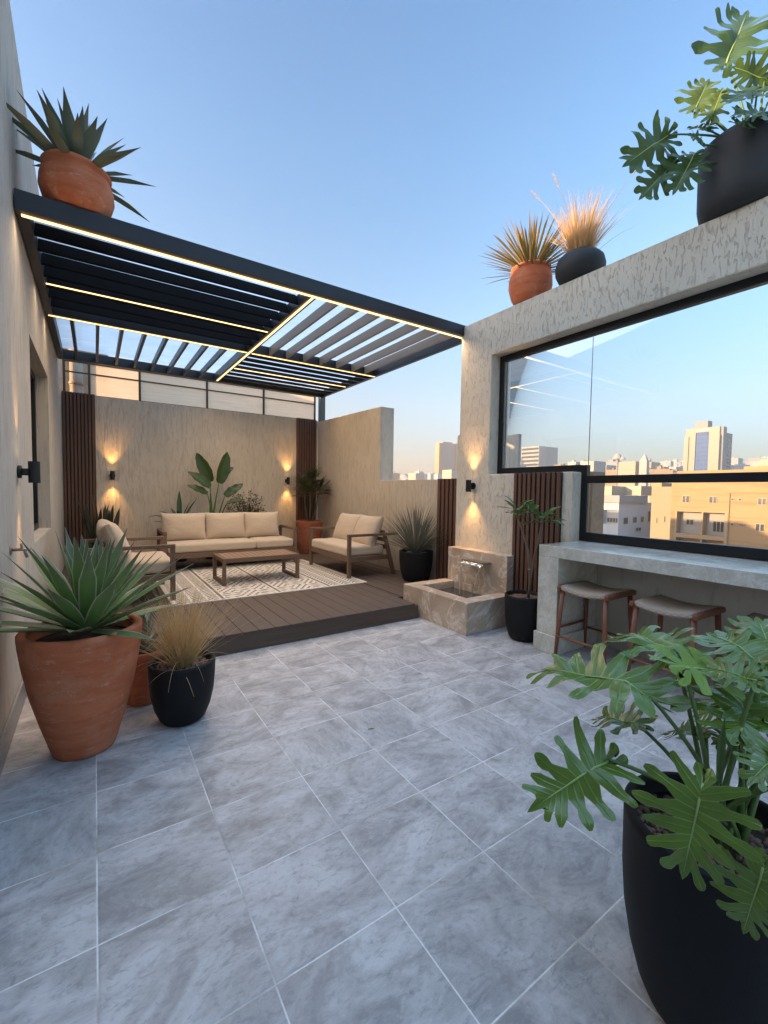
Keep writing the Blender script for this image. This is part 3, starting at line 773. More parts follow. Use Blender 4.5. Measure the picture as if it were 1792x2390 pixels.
# ================================================================== FURNITURE
DZ = .18
def fbox(name, parent, b, mat, bevel=.004): return build(name, MB().box(*b), mat, parent, bevel=bevel)
def place(mb, loc, rot=(0,0,0)): return moved(mb, Matrix.Translation(loc) @ Euler(rot).to_matrix().to_4x4())
# sofa
sf = thing('sofa', 'three seat brown framed sofa with beige cushions against the back wall', 'sofa', (1.95, 7.7, DZ))
X0, X1, Y0, Y1 = .855, 3.02, 7.3, 8.12
fbox('seat_frame', sf, (X0+.055, X1-.055, Y0+.005, Y0+.06, .395, .478), M['frame_x'])
fbox('seat_frame', sf, (X0+.055, X1-.055, Y0+.062, Y1-.06, .43, .47), M['frame_x'])
fbox('back_rail', sf, (X0+.055, X1-.055, Y1-.05, Y1-.01, .70, .78), M['frame_x']); fbox('back_rail', sf, (X0+.055, X1-.055, Y1-.05, Y1-.01, .40, .48), M['frame_x'])
for xa in (X0, X1-.053):
    fbox('leg', sf, (xa, xa+.053, Y0, Y0+.06, DZ+.001, .775), M['frame_z']); fbox('leg', sf, (xa, xa+.053, Y1-.06, Y1, DZ+.001, .80), M['frame_z'])
    fbox('armrest', sf, (xa-.003, xa+.056, Y0-.004, Y1-.061, .776, .822), M['frame_y'])
    fbox('side_rail', sf, (xa+.004, xa+.049, Y0+.061, Y1-.061, .40, .475), M['frame_y'])
build('seat_cushion', place(cushion_mb(.685, .335, .073, .04), (X0+.06+.685, Y0+.345, .552)), M['cushion'], sf, True)
build('seat_cushion', place(cushion_mb(.338, .335, .073, .04, seed=2), (X0+.06+1.372+.340, Y0+.345, .552)), M['cushion'], sf, True)
for k, xx in enumerate((1.235, 1.905, 2.545)):
    build('back_cushion', place(cushion_mb(.345 if k < 2 else .325, .235, .13, pillow=True, seed=k+3), (xx, Y0+.56, .85), (R(78), 0, R((-2, 1, -2)[k]))), M['cushion'], sf, True)
# low side table in the corner
stb = thing('side_table', 'low dark wood side table between the armchair and the sofa', 'table', (.35, 7.5, DZ))
fbox('tabletop', stb, (.02, .72, 7.12, 7.85, .50, .54), M['frame_x'])
for xx in (.05, .64):
    for yy in (7.15, 7.76): fbox('leg', stb, (xx, xx+.05, yy, yy+.05, DZ+.001, .499), M['frame_z'])

def lounge(name, label, cat, loc, rz, width, depth, ncush, group=None):
    """open armed lounge seat; local +x is the front, y the width"""
    t = thing(name, label, cat, loc, group, rz); hw = width/2
    def B(nm, b, mat): return build(nm, MB().box(*b), M[mat], t, bevel=.004, local=True)
    for sgn in (-1, 1):
        y0, y1 = (hw-.05, hw) if sgn > 0 else (-hw, -hw+.05)
        B('leg', (depth-.052, depth, y0, y1, .001, .625), 'frame_z')
        lg = MB(); lg.hexa([(-.075, y0, .001), (-.02, y0, .001), (-.02, y1, .001), (-.075, y1, .001), (.10, y0, .62), (.155, y0, .62), (.155, y1, .62), (.10, y1, .62)])
        build('leg', lg, M['frame_z'], t, bevel=.004, local=True)
        B('armrest', (-.10, depth+.002, y0-.004, y1+.004, .626, .665), 'frame_x')
        B('side_rail', (.075, depth-.053, y0+.004, y1-.004, .255, .325), 'frame_x')
    B('seat_frame', (depth-.048, depth-.004, -hw+.051, hw-.051, .255, .325), 'frame_y')
    B('seat_frame', (.07, depth-.05, -hw+.052, hw-.052, .285, .318), 'frame_y')
    bk = MB()
    for z, xo in ((.40, .03), (.52, .068), (.64, .105)): bk.box(xo, xo+.03, -hw+.051, hw-.051, z, z+.06)
    build('back_rail', bk, M['frame_y'], t, bevel=.003, local=True)
    build('seat_cushion', place(cushion_mb((depth-.12)/2, hw-.062, .077, .04), ((depth-.12)/2+.115, 0, .398)), M['cushion'], t, True, local=True)
    pw = (width-.14)/ncush
    for k in range(ncush):
        yy = -hw+.07+pw*(k+.5)
        m = cushion_mb(pw*.53, .26, .125, pillow=True, seed=10+k+int(width*10))
        mat = Matrix.Translation((.235, yy, .67)) @ Euler((0, R(-22), R(3-6*k))).to_matrix().to_4x4() @ Euler((PI/2, 0, PI/2)).to_matrix().to_4x4()
        build('back_cushion', moved(m, mat), M['cushion'], t, True, local=True)
    return t
lounge('loveseat', 'two seat brown framed lounge chair with two beige back cushions by the side wall', 'loveseat', (3.90, 6.275, DZ), PI, 1.41, .79, 2)
lounge('armchair', 'single brown framed armchair with beige cushions behind the big agave', 'armchair', (-.06, 6.0, DZ), 0, 1.02, .83, 1)

# coffee table
ct = thing('coffee_table', 'low brown slatted coffee table on the patterned rug', 'table', (1.955, 6.25, DZ))
tx0, tx1, ty0, ty1, tz = 1.41, 2.50, 5.955, 6.555, .558
tp = MB()
for ya in (ty0, ty1-.045): build('apron', MB().box(tx0+.047, tx1-.047, ya, ya+.045, tz-.06, tz-.002), M['frame_x'], ct, bevel=.003)
sl = MB(); n = 13; p = (tx1-tx0-.1)/n
for i in range(n): sl.box(tx0+.05+i*p+.005, tx0+.05+(i+1)*p-.005, ty0+.047, ty1-.047, tz-.03, tz)
build('tabletop', sl, M['tabletop'], ct, bevel=.002)
for xa in (tx0, tx1-.046):
    m = MB(); m.box(xa, xa+.046, ty0, ty0+.046, .194, tz-.05); m.box(xa, xa+.046, ty1-.046, ty1, .194, tz-.05); m.box(xa, xa+.046, ty0+.047, ty1-.047, .194, .238); m.box(xa, xa+.046, ty0, ty1, tz-.0499, tz)
    build('leg', m, M['frame_z'], ct, bevel=.003)
# rug
rg = MB(); nx, ny = 24, 24
for i in range(nx+1):
    for j in range(ny+1):
        rg.v.append((.70+2.54*i/nx, 5.24+2.34*j/ny, .1915+.0008*math.sin(i*1.7)*math.sin(j*1.3)))
for i in range(nx):
    for j in range(ny):
        a = i*(ny+1)+j; rg.f.append((a, a+ny+1, a+ny+2, a+1)); rg.uv.append([(0,0)]*4)
ro = build('rug', rg, M['rug']); m = ro.modifiers.new('Solid', 'SOLIDIFY'); m.thickness = .0105; m.offset = -1
tag(ro, 'cream and dark brown geometric patterned rug on the deck', 'rug')

# bar stools
def weave_mat():
    t = NT('woven_cord'); P = t.obj()
    s = t.n('SeparateXYZ', {0: P})
    a = t.math('FLOOR', t.math('MULTIPLY', s.outputs[0], 38)); b = t.math('FLOOR', t.math('MULTIPLY', s.outputs[1], 38))
    ck = t.math('MODULO', t.math('ABSOLUTE', t.math('ADD', a, b)), 2)
    w1 = t.n('TexWave', {'Vector': P, 'Scale': 60.}, bands_direction='X').outputs[1]; w2 = t.n('TexWave', {'Vector': P, 'Scale': 60.}, bands_direction='Y').outputs[1]
    h = t.math('ADD', t.math('MULTIPLY', ck, w1), t.math('MULTIPLY', t.math('SUBTRACT', 1, ck), w2))
    c = t.mix(h, (.30,.235,.18), (.62,.52,.42))
    return t.done(t.pr(c, .75, t.bump(h, .6, .004), 0, .3))
M['weave'] = weave_mat()
stl = thing('bar_stool', 'saddle seat bar stool with woven top nearest the counter leg', 'stool', (3.745, 2.135, 0), 'woven bar stools under the counter')
def sad(y): return .655-.028*math.cos(y/.23*PI/2)
sm = MB(); ny, nx = 16, 8; hx, hy = .225, .205
rows = []
for j in range(ny+1):
    y = -hy+2*hy*j/ny; z = sad(y)
    ring = [(-hx+.02, z+.012), (-hx*.5, z+.017), (0, z+.019), (hx*.5, z+.017), (hx-.02, z+.012), (hx, z), (hx-.005, z-.03), (hx*.5, z-.034), (0, z-.034), (-hx*.5, z-.034), (-hx+.005, z-.03), (-hx, z)]
    rows.append([(x, y, zz) for x, zz in ring])
k = len(rows[0])
for r_ in rows: sm.v += r_
for j in range(ny):
    for i in range(k):
        sm.f.append((j*k+i, j*k+(i+1) % k, (j+1)*k+(i+1) % k, (j+1)*k+i)); sm.uv.append([(0,0)]*4)
sm.f.append(tuple(range(k))); sm.uv.append([(0,0)]*k); sm.f.append(tuple(ny*k+i for i in range(k))); sm.uv.append([(0,0)]*k)
build('seat', sm, M['weave'], stl, True, local=True)
for sg in (-1, 1):
    e = MB(); yy = sg*.222; e.hexa([(-.235, yy-.018, .612), (.235, yy-.018, .612), (.235, yy+.018, .616), (-.235, yy+.018, .616), (-.235, yy-.018, .660), (.235, yy-.018, .660), (.235, yy+.018, .655), (-.235, yy+.018, .655)] if sg > 0 else [(-.235, yy-.018, .616), (.235, yy-.018, .616), (.235, yy+.018, .612), (-.235, yy+.018, .612), (-.235, yy-.018, .655), (.235, yy-.018, .655), (.235, yy+.018, .660), (-.235, yy+.018, .660)])
    build('seat_rail', e, M['stool_wood'], stl, bevel=.01, local=True, segs=3)
for sx in (-1, 1):
    for sy in (-1, 1):
        build('leg', MB().tube([(sx*.235, sy*.228, .001), (sx*.222, sy*.218, .25), (sx*.195, sy*.200, .615)], [.015, .019, .021], 12), M['stool_wood'], stl, True, local=True)
for a, b in (((-.24,-.225,.20),(-.24,.225,.20)), ((.24,-.225,.20),(.24,.225,.20)), ((-.235,-.222,.27),(.235,-.222,.27)), ((-.235,.222,.27),(.235,.222,.27))):
    build('stretcher', MB().tube([a, tuple((p+q)/2 for p, q in zip(a, b)), b], [.010, .0125, .010], 10), M['stool_wood'], stl, True, local=True)
dup(stl, (3.755, 1.49, 0), R(-2), 'saddle seat bar stool with woven top half hidden by the big split leaves')
dup(stl, (3.765, .84, 0), R(2), 'bar stool farthest from the counter leg, mostly hidden behind foliage')

# wall lamps
def sconce_lights(t, en):
    for zz, rx in ((.078, PI), (-.078, 0)):
        L = bpy.data.lights.new('lamp_glow', 'SPOT'); L.energy = en; L.color = (1.0, .52, .17); L.spot_size = R(74); L.spot_blend = 1.0; L.shadow_soft_size = .018
        L.spot_size = R(56) if en < 5 else R(74)
        o = bpy.data.objects.new('lamp_glow', L); COL.objects.link(o); o.parent = t; o.location = (.09, 0, zz*1.12); o.rotation_euler = (rx, 0, 0)
sc = thing('wall_lamp', 'black up and down wall lamp lit beside the recessed window', 'lamp', (LW, 3.89, 1.595), 'black up and down wall lamps')
c = MB(); c.tube([(.09, 0, -.075), (.09, 0, .075)], .034, 28, cap=False); c.tube([(.09, 0, -.075), (.09, 0, .075)], .0305, 28, cap=False)
c.tube([(.09, 0, -.055), (.09, 0, .055)], .030, 24)
build('lamp_body', c, M['lamp_black'], sc, True, local=True).modifiers.new('es', 'EDGE_SPLIT').split_angle = R(40)
build('wall_plate', MB().tube([(.001, 0, 0), (.022, 0, 0)], .044, 26), M['lamp_black'], sc, local=True, bevel=.003)
build('arm', MB().box(.0225, .060, -.022, .022, -.024, .024), M['lamp_black'], sc, local=True, bevel=.004)
for zz in (.066, -.066): build('lens', MB().tube([(.09, 0, zz-.002), (.09, 0, zz+.002)], .029, 24), M['lens'], sc, local=True)
s2 = dup(sc, (.262, 9.0, 1.70), -PI/2, 'black up and down wall lamp lit on the back wall nearer the armchair')
s3 = dup(sc, (3.475, 9.0, 1.69), -PI/2, 'black up and down wall lamp lit on the back wall nearer the tall palm')
s4 = dup(sc, (RX, 3.985, 1.582), PI, 'black up and down wall lamp lit on the pillar above the fountain')
for t, en in ((sc, 4.5), (s2, 6.5), (s3, 6.5), (s4, 6)): sconce_lights(t, en)

# garden tap
tp = thing('garden_tap', 'small copper coloured garden tap on the left house wall above the agave', 'tap', (LW, 3.49, 1.10))
build('tap_flange', MB().tube([(.001, 0, 0), (.008, 0, 0)], .030, 20), M['brass'], tp, local=True, bevel=.002)
m = MB(); m.tube([(.008, 0, 0), (.10, 0, 0)], .009, 12); m.tube([(.07, 0, 0), (.072, 0, -.02), (.082, 0, -.05)], [.008, .008, .009], 12); build('tap_body', m, M['brass'], tp, True, local=True)
m = MB(); m.tube([(.055, 0, .008), (.055, 0, .034)], .006, 10); m.tube([(.055, -.03, .036), (.055, .03, .036)], .005, 10); build('tap_handle', m, M['brass'], tp, True, local=True)

# ================================================================== PLANTS IN POTS
def rim(prof_r, z, th, depth): return [(prof_r, z), (prof_r-th*.3, z+.006), (prof_r-th*.8, z+.004), (prof_r-th, z-.012), (prof_r-th*1.1, z-depth)]
def rosette(mb, c, n, L, w, el0, el1, droop=.35, fold=.35, r0=.03, prof='agave', azo=0, lv=.2, segs=8):
    for i in range(n):
        k = i/(n-1); az = azo + i*2.39996
        el = R(el0+(el1-el0)*k**.85 + rnd.uniform(-6, 6)); ll = L*rnd.uniform(1-lv, 1.05)*(1-.25*k**3)
        b = Vector(c)+Vector((math.cos(az), math.sin(az), 0))*r0*(1-k*.7)+Vector((0,0,.05*k))
        blade(mb, b, sph(az, el), ll, w*rnd.uniform(.85, 1.1)*(1-.25*k), droop*(1-.75*k)*rnd.uniform(.5, 1.2), fold, segs, prof)
# 1 big agave
t = thing('potted_agave', 'big green agave with pale leaf edges in a large terracotta pot', 'plant', (-.067, 2.97, 0))
pr = [(.140, 0), (.152, .006), (.160, .03), (.205, .19), (.248, .36), (.276, .52), (.290, .63), (.294, .68)] + rim(.294, .70, .045, .12)
pot_obj(t, pr, (-.067, 2.97, 0), M['terra'], 72, .006)
soil(t, (-.067, 2.97, 0), .25, .63, M['soil'])
mb = MB(); c0 = (-.05, 2.97, .675); rosette(mb, c0, 54, .645, .090, 7, 88, .13, .30, .05, azo=.4, lv=.15)
build('leaf_rosette', mb, M['agave'], t, True, fixn=False)
# 2 golden grass in black pot
def grass(mb, c, n, L, r0, lean, w=.0032, droop=.9):
    for i in range(n):
        az = rnd.uniform(0, 2*PI); q = r0*math.sqrt(rnd.random()); el = R(90-abs(rnd.gauss(0, lean)))
        hair(mb, (c[0]+q*math.cos(az), c[1]+q*math.sin(az), c[2]), sph(az+rnd.uniform(-.5, .5), el), L*rnd.uniform(.55, 1.08), w*rnd.uniform(.7, 1.3), droop*rnd.uniform(.3, 1.5), 6)
t = thing('potted_grass', 'golden feather grass in a black pot standing on the tiles', 'plant', (.457, 3.0, 0))
pr = [(.095, 0), (.118, .006), (.14, .03), (.168, .10), (.187, .19), (.196, .29), (.199, .375)] + rim(.199, .385, .03, .06)
pot_obj(t, pr, (.457, 3.0, 0), M['black_pot'], 64); soil(t, (.457, 3.0, 0), .167, .345, M['soil'], 420, M['pebble'], .010)
mb = MB(); grass(mb, (.457, 3.0, .35), 760, .52, .06, 24); build('grass_tuft', mb, M['straw'], t, fixn=False)
mb = MB(); grass(mb, (.457, 3.0, .35), 160, .30, .05, 16); build('inner_blades', mb, M['straw_green'], t, fixn=False)
mb = MB()
for az, L in ((-1.9, .42), (-1.4, .36), (-.6, .4), (-2.6, .38)): hair(mb, (.457+.04*math.cos(az), 3.0+.04*math.sin(az), .36), sph(az, R(38)), L, .004, 3.4, 10)
build('fallen_blades', mb, M['straw'], t, fixn=False)
# 3 small agave behind
t = thing('potted_agave', 'small blue grey agave in a terracotta pot between the two front pots', 'plant', (.27, 3.42, 0))
pr = [(.10, 0), (.11, .005), (.135, .12), (.155, .26), (.163, .33)] + rim(.165, .37, .03, .06)
pot_obj(t, pr, (.27, 3.42, 0), M['terra'], 48, .005); soil(t, (.27, 3.42, 0), .135, .335, M['soil'])
mb = MB(); rosette(mb, (.27, 3.42, .35), 20, .34, .06, 18, 80, .25, .3, .03, azo=1.0); build('leaf_rosette', mb, M['agave_blue'], t, True, fixn=False)
# 4 snake plant in the corner
t = thing('potted_snake_plant', 'dark upright snake plant behind the armchair in front of the corner slats', 'plant', (.06, 8.45, DZ))
pr = [(.13, 0), (.15, .05), (.17, .30)] + rim(.17, .33, .02, .05)
pot_obj(t, pr, (.06, 8.45, DZ), M['black_pot'], 32); soil(t, (.06, 8.45, DZ), .15, .29, M['soil'])
mb = MB()
for i in range(14):
    az = i*2.4; q = .02+.010*i; blade(mb, (.06+q*math.cos(az), 8.45+q*math.sin(az)*.6, .48), sph(az, R(rnd.uniform(78, 88))), rnd.uniform(.62, .92), .085, .05, .35, 8, 'strap', rnd.uniform(0, 3), .12)
blade(mb, (.0, 8.4, .48), sph(PI, R(72)), .95, .08, -.15, .3, 8, 'strap')
build('foliage', mb, M['snake'], t, True, fixn=False)
# 5 arching strap plant behind sofa
def floor_pot(t, c, r, h, mat):
    pr = [(r*.7, 0), (r*.76, .01), (r*.93, h*.5), (r, h*.9)] + rim(r, h, .02, .05)
    pot_obj(t, pr, c, mat, 32); soil(t, c, r-.025, h-.04, M['soil'])
t = thing('potted_bromeliad', 'dark arching strap leaved plant behind the left end of the sofa', 'plant', (1.26, 8.5, DZ))
floor_pot(t, (1.26, 8.5, DZ), .16, .55, M['black_pot'])
mb = MB(); c0 = (1.26, 8.5, .72)
for az, el, L, w, dr in ((PI, 58, .62, .085, 1.7), (2.6, 66, .55, .08, 1.2), (-.1, 58, .58, .08, 1.6), (.4, 66, .68, .07, .4), (1.4, 86, .74, .085, .05), (.2, 75, .58, .06, .3), (3.4, 40, .52, .06, 1.0), (-.3, 48, .50, .05, 1.4), (-1.8, 70, .5, .07, .9), (2.0, 72, .5, .07, .8), (-2.4, 62, .5, .07, 1.2)):
    blade(mb, c0, sph(az, R(el)), L, w, dr, .35, 9, 'strap')
build('foliage', mb, M['dark_leaf'], t, True, fixn=False)
# 6 bird of paradise
t = thing('potted_banana_plant', 'broad leaved banana like plant standing behind the middle of the sofa', 'plant', (1.85, 8.55, DZ))
floor_pot(t, (1.85, 8.55, DZ), .18, .55, M['black_pot'])
mb = MB(); stm = MB()
def paddle(J, T, w, nrm, droop=.25, seed=0):
    J = Vector(J); T = Vector(T); d = (T-J); L = d.length*1.04; ex = d.normalized(); N = Vector(nrm); ey = N.cross(ex).normalized(); nz = ex.cross(ey)
    n = 12; vs = []; uv = []; fs = []; r = random.Random(seed)
    for i in range(n+1):
        t_ = i/n; hw = w*.5*(math.sin(PI*min(1, .06+.94*t_)**.85)**.62) if i < n else .004
        for j, s in enumerate((-1, -.5, 0, .5, 1)):
            z = .28*abs(s)*hw - droop*L*t_*t_ + .012*math.sin(t_*19+s*2+seed)*abs(s)
            vs.append(J+ex*(t_*L)+ey*(s*hw*(1+.05*math.sin(t_*23+seed)))+nz*z); uv.append(((s+1)/2, t_))
    for i in range(n):
        for j in range(4): b = i*5+j; fs.append((b, b+1, b+6, b+5))
    mb.add(vs, fs, uv)
for k, (J, T, w, nr, dr) in enumerate((((1.79, 8.45, 1.62), (1.55, 8.42, 2.12), .22, (-.3, -1, .2), .05), ((1.95, 8.5, 1.60), (2.11, 8.5, 2.18), .25, (.35, -1, .1), .05), ((1.99, 8.62, 1.70), (2.25, 8.66, 1.93), .12, (-.3, -1, .5), .1), ((1.76, 8.38, 1.52), (1.43, 8.32, 1.80), .19, (.2, -1, .55), .15), ((1.71, 8.35, 1.40), (1.40, 8.28, 1.57), .15, (.2, -1, .7), .18), ((2.02, 8.36, 1.36), (2.32, 8.30, 1.60), .17, (-.2, -1, .5), .12), ((2.05, 8.32, 1.23), (2.33, 8.25, 1.33), .12, (-.1, -.8, .8), .2))):
    paddle(J, T, w, nr, dr, k); petiole(stm, (1.85+.02*(k-3), 8.55, .72), J, .017, .008, .04)
build('foliage', mb, M['banana'], t, True, fixn=False); build('leaf_stalks', stm, M['stem_green'], t, True)
# 7 dark bush
t = thing('potted_bush', 'dark fine leaved bush behind the right end of the sofa', 'plant', (2.45, 8.5, DZ))
floor_pot(t, (2.45, 8.5, DZ), .16, .55, M['black_pot'])
mb = MB(); stm = MB()
for k in range(26):
    az = rnd.uniform(0, 2*PI); el = R(rnd.uniform(22, 86)); L = rnd.uniform(.45, .62) if el < 1 else rnd.uniform(.5, .72)
    d = sph(az, el); a = Vector((2.45, 8.5, .74)); pts = [a]
    for q in range(5):
        a = a+d*L/5; d = (d+Vector((rnd.uniform(-.3, .3), rnd.uniform(-.3, .3), rnd.uniform(-.12, .2)))).normalized(); pts.append(a)
        if q > 0:
            for z in range(15):
                bb = a+Vector([rnd.gauss(0, .035) for _ in range(3)]); blade(mb, bb, sph(rnd.uniform(0, 2*PI), rnd.uniform(-.6, 1.2)), rnd.uniform(.025, .05), .024, .3, .3, 3, 'oval')
    stm.tube(pts, [.006, .005, .004, .003, .002, .001], 5)
build('foliage', mb, M['bush'], t, True, fixn=False); build('branch', stm, M['stem_brown'], t, True)
# 8 corner palm in a tall pot
t = thing('potted_palm', 'spiky fan palm with dry drooping leaves in a tall terracotta corner pot', 'plant', (3.741, 8.40, DZ))
pr = [(.205, 0), (.214, .01), (.245, .25), (.270, .5), (.283, .64)] + rim(.285, .67, .035, .1)
pot_obj(t, pr, (3.741, 8.40, DZ), M['terra_dark'], 48); soil(t, (3.741, 8.40, DZ), .245, .60, M['soil'])
mb = MB(); dry = MB(); stm = MB()
heads = []
for k, (dx, dy, h) in enumerate(((-.10, 0, 1.50), (.05, .06, 1.62), (.14, -.05, 1.42), (-.02, -.09, 1.40))):
    a = Vector((3.741+dx*.25, 8.40+dy*.25, .78)); b = Vector((3.741+dx*1.2, 8.40+dy*1.2, h)); stm.tube([a, (a+b)/2+Vector((dx*.2, dy*.2, 0)), b], [.020, .017, .013], 8); heads.append(b)
for hd in heads:
    for i in range(11):
        az = rnd.uniform(0, 2*PI); el = R(rnd.uniform(-5, 75)); c = hd+sph(az, el)*rnd.uniform(.10, .18)
        ax = sph(az, el); sx = frame_of(ax); up = sx.cross(ax)
        for q in range(15):
            a = (q-7)/7*1.25; d = ax*math.cos(a)+sx*math.sin(a)+up*.06
            blade(mb, c, d, rnd.uniform(.24, .36), .014, .55, .25, 5, 'strap')
    for i in range(9):
        az = rnd.uniform(0, 2*PI); d = sph(az, R(rnd.uniform(5, 40)))
        for q in range(4): hair(dry, hd-Vector((0,0,.03)), d+Vector((rnd.gauss(0, .1), rnd.gauss(0, .1), 0)), rnd.uniform(.35, .6), .008, 3.2, 7)
build('foliage', mb, M['palm'], t, True, fixn=False); build('dry_fronds', dry, M['palm_dry'], t, fixn=False); build('trunk', stm, M['bark'], t, True)
# 9 silver spiky plant
t = thing('potted_yucca', 'silver grey spiky yucca in a black pot beside the loveseat', 'plant', (3.955, 5.03, DZ))
pr = [(.165, 0), (.180, .006), (.205, .05), (.232, .16), (.246, .30), (.251, .42)] + rim(.251, .44, .03, .06)
pot_obj(t, pr, (3.955, 5.03, DZ), M['black_pot'], 56); soil(t, (3.955, 5.03, DZ), .215, .395, M['soil'], 260, M['white_pebble'], .014)
mb = MB()
for i in range(230):
    az = rnd.uniform(0, 2*PI); el = R(min(89, 14+abs(rnd.gauss(38, 24)))); b = Vector((3.945, 5.03, .60))+Vector((math.cos(az), math.sin(az), 0))*rnd.uniform(.01, .055)
    blade(mb, b, sph(az, el), rnd.uniform(.55, .78), .014, rnd.uniform(-.05, .35), .5, 5, 'strap')
build('foliage', mb, M['silver'], t, True, fixn=False)
# 10 two stemmed small tree
t = thing('potted_plumeria', 'slim two stemmed small tree with rosettes of oval leaves in a black pot', 'plant', (3.665, 2.84, 0))
pr = [(.115, 0), (.135, .006), (.158, .04), (.182, .13), (.196, .26), (.202, .43)] + rim(.202, .455, .026, .05)
pot_obj(t, pr, (3.665, 2.84, 0), M['black_pot'], 60); soil(t, (3.665, 2.84, 0), .172, .418, M['soil'], 420, M['pebble'], .010)
stm = MB(); mb = MB()
s0 = (3.66, 2.795, .43); hA = (3.58, 2.90, 1.27); hB = (3.62, 2.64, 1.21)
stm.tube([s0, (3.64, 2.765, .55), (3.615, 2.755, .70), (3.60, 2.765, .92), (3.59, 2.82, 1.08), hA], [.016, .013, .0115, .011, .010, .012], 9)
stm.tube([(3.655, 2.79, .47), (3.63, 2.745, .66), (3.61, 2.70, .88), (3.61, 2.655, 1.04), hB], [.013, .011, .010, .010, .012], 9)
build('trunk', stm, M['bark'], t, True)
def ros(h, n, L, w, els=(5, 60)):
    for i in range(n):
        az = i*2.39996+h[1]*9; el = R(rnd.uniform(*els)); d = sph(az, el); b = Vector(h)+d*.02+Vector((0,0,.02*(i % 4)))
        blade(mb, b, d, L*rnd.uniform(.7, 1.1), w*rnd.uniform(.8, 1.1), rnd.uniform(.3, .9), .22, 9, 'spoon')
ros(hA, 16, .20, .066); ros(hB, 17, .20, .080, (-10, 50)); ros((3.60, 2.77, 1.27), 10, .15, .065, (0, 60))
stm2 = MB().tube([hA, (3.60, 2.83, 1.25), (3.60, 2.77, 1.27)], [.010, .008, .006], 8).tube([hB, (3.61, 2.70, 1.24), (3.60, 2.77, 1.27)], [.009, .007, .005], 8)
build('branch', stm2, M['bark'], t, True)
build('foliage', mb, M['plum'], t, True, fixn=False)
build('tie_band', MB().tube([(3.613, 2.757, .735), (3.61, 2.757, .747)], .0135, 10), M['white_pebble'], t)
# 11 near split leaf plant
NEAR = [
 ((1.275,.665,.702),(1.059,.745,.616),(-.64,-.33,.69),.92),((1.184,.396,.818),(1.097,.396,.655),(-.63,-.21,.74),1.08),((1.432,.631,.873),(1.401,.954,.901),(-.16,-.07,.98),1.15),
 ((1.662,.662,.951),(1.799,.873,.982),(-.25,-.10,.96),1.1),((1.469,.551,.965),(1.762,.536,.979),(-.54,-.2,.81),.9),((1.666,.421,1.0),(1.774,.592,1.047),(-.43,-.11,.9),1.1),
 ((1.57,.418,.869),(1.715,.562,.888),(-.48,-.13,.87),1.1),((1.211,.286,.684),(1.17,.305,.548),(-.61,-.14,.78),1.0),((1.51,.69,.724),(1.54,.85,.705),(-.32,-.15,.94),1.1),
 ((1.577,.527,.756),(1.642,.661,.712),(-.34,-.11,.94),1.0),((1.672,.464,.77),(1.651,.534,.704),(-.73,-.2,.65),.9),((1.876,.508,.769),(1.887,.677,.693),(-.41,-.11,.91),.9),
 ((1.873,.454,.846),(1.979,.565,.876),(-.46,-.11,.88),1.0),((1.513,.333,.829),(1.385,.356,.798),(-.54,-.12,.84),1.0),((1.466,.301,.775),(1.405,.22,.754),(-.39,-.08,.92),1.1),
 ((1.721,.375,.845),(1.948,.345,.871),(-.41,-.09,.91),1.1), ((1.76, 0.417, 0.981),(1.908, 0.506, 1.095),(-0.76, -0.18, 0.63),1.10), ((1.519, 0.398, 0.99),(1.527, 0.514, 0.997),(-0.53, -0.14, 0.84),1.00), ((1.482, 0.415, 0.84),(1.699, 0.455, 0.926),(-0.63, -0.18, 0.76),1.00)]
pc = (1.481, .455, 0)
t = thing('potted_philodendron', 'large split leaf philodendron in a big matte black pot closest to us', 'plant', pc)
pr = [(.150, 0), (.165, .006), (.185, .05), (.207, .13), (.226, .24), (.235, .36), (.237, .53)] + rim(.237, .552, .026, .07)
pot_obj(t, pr, pc, M['black_pot'], 88); soil(t, pc, .208, .50, M['soil'], 520, M['pebble'], .0105)
mb = MB(); yg = MB(); rib = MB(); stm = MB()
for k, (J, T, N, W) in enumerate(NEAR):
    leaf_parts(t, J, T, N, W, .22, k, M['phil_young'] if k == 4 else M['phil'])
    az = k*2.4; stm = MB(); petiole(stm, (1.50+.05*math.cos(az), .45+.05*math.sin(az), .505), J, .0085, .0055, .10); build('leaf_stalk', stm, M['stem_green'], t, True)
stm = MB(); blade(stm, (1.436, .441, .70), Vector((.011, 0, .2)), .19, .02, 0, .9, 6, 'agave')
build('leaf_spear', stm, M['stem_green'], t, True)
# 12 agave on pergola corner
c = (-.075, 4.13, PG(-.075, 0, 0)[2]+.146)
t = thing('potted_agave', 'grey green spiky agave in a round terracotta pot on the pergola roof', 'plant', c)
pr = [(.165, 0), (.178, .006), (.215, .06), (.238, .14), (.232, .21), (.212, .255), (.205, .275), (.218, .285), (.222, .305), (.212, .318), (.19, .315), (.18, .27)]
pot_obj(t, pr, c, M['terra'], 56, .005); soil(t, c, .18, .27, M['soil'])
mb = MB(); rosette(mb, (c[0], c[1], c[2]+.28), 48, .55, .078, 0, 88, .12, .35, .05, azo=2.0, lv=.3); build('leaf_rosette', mb, M['agave_grey'], t, True, fixn=False)
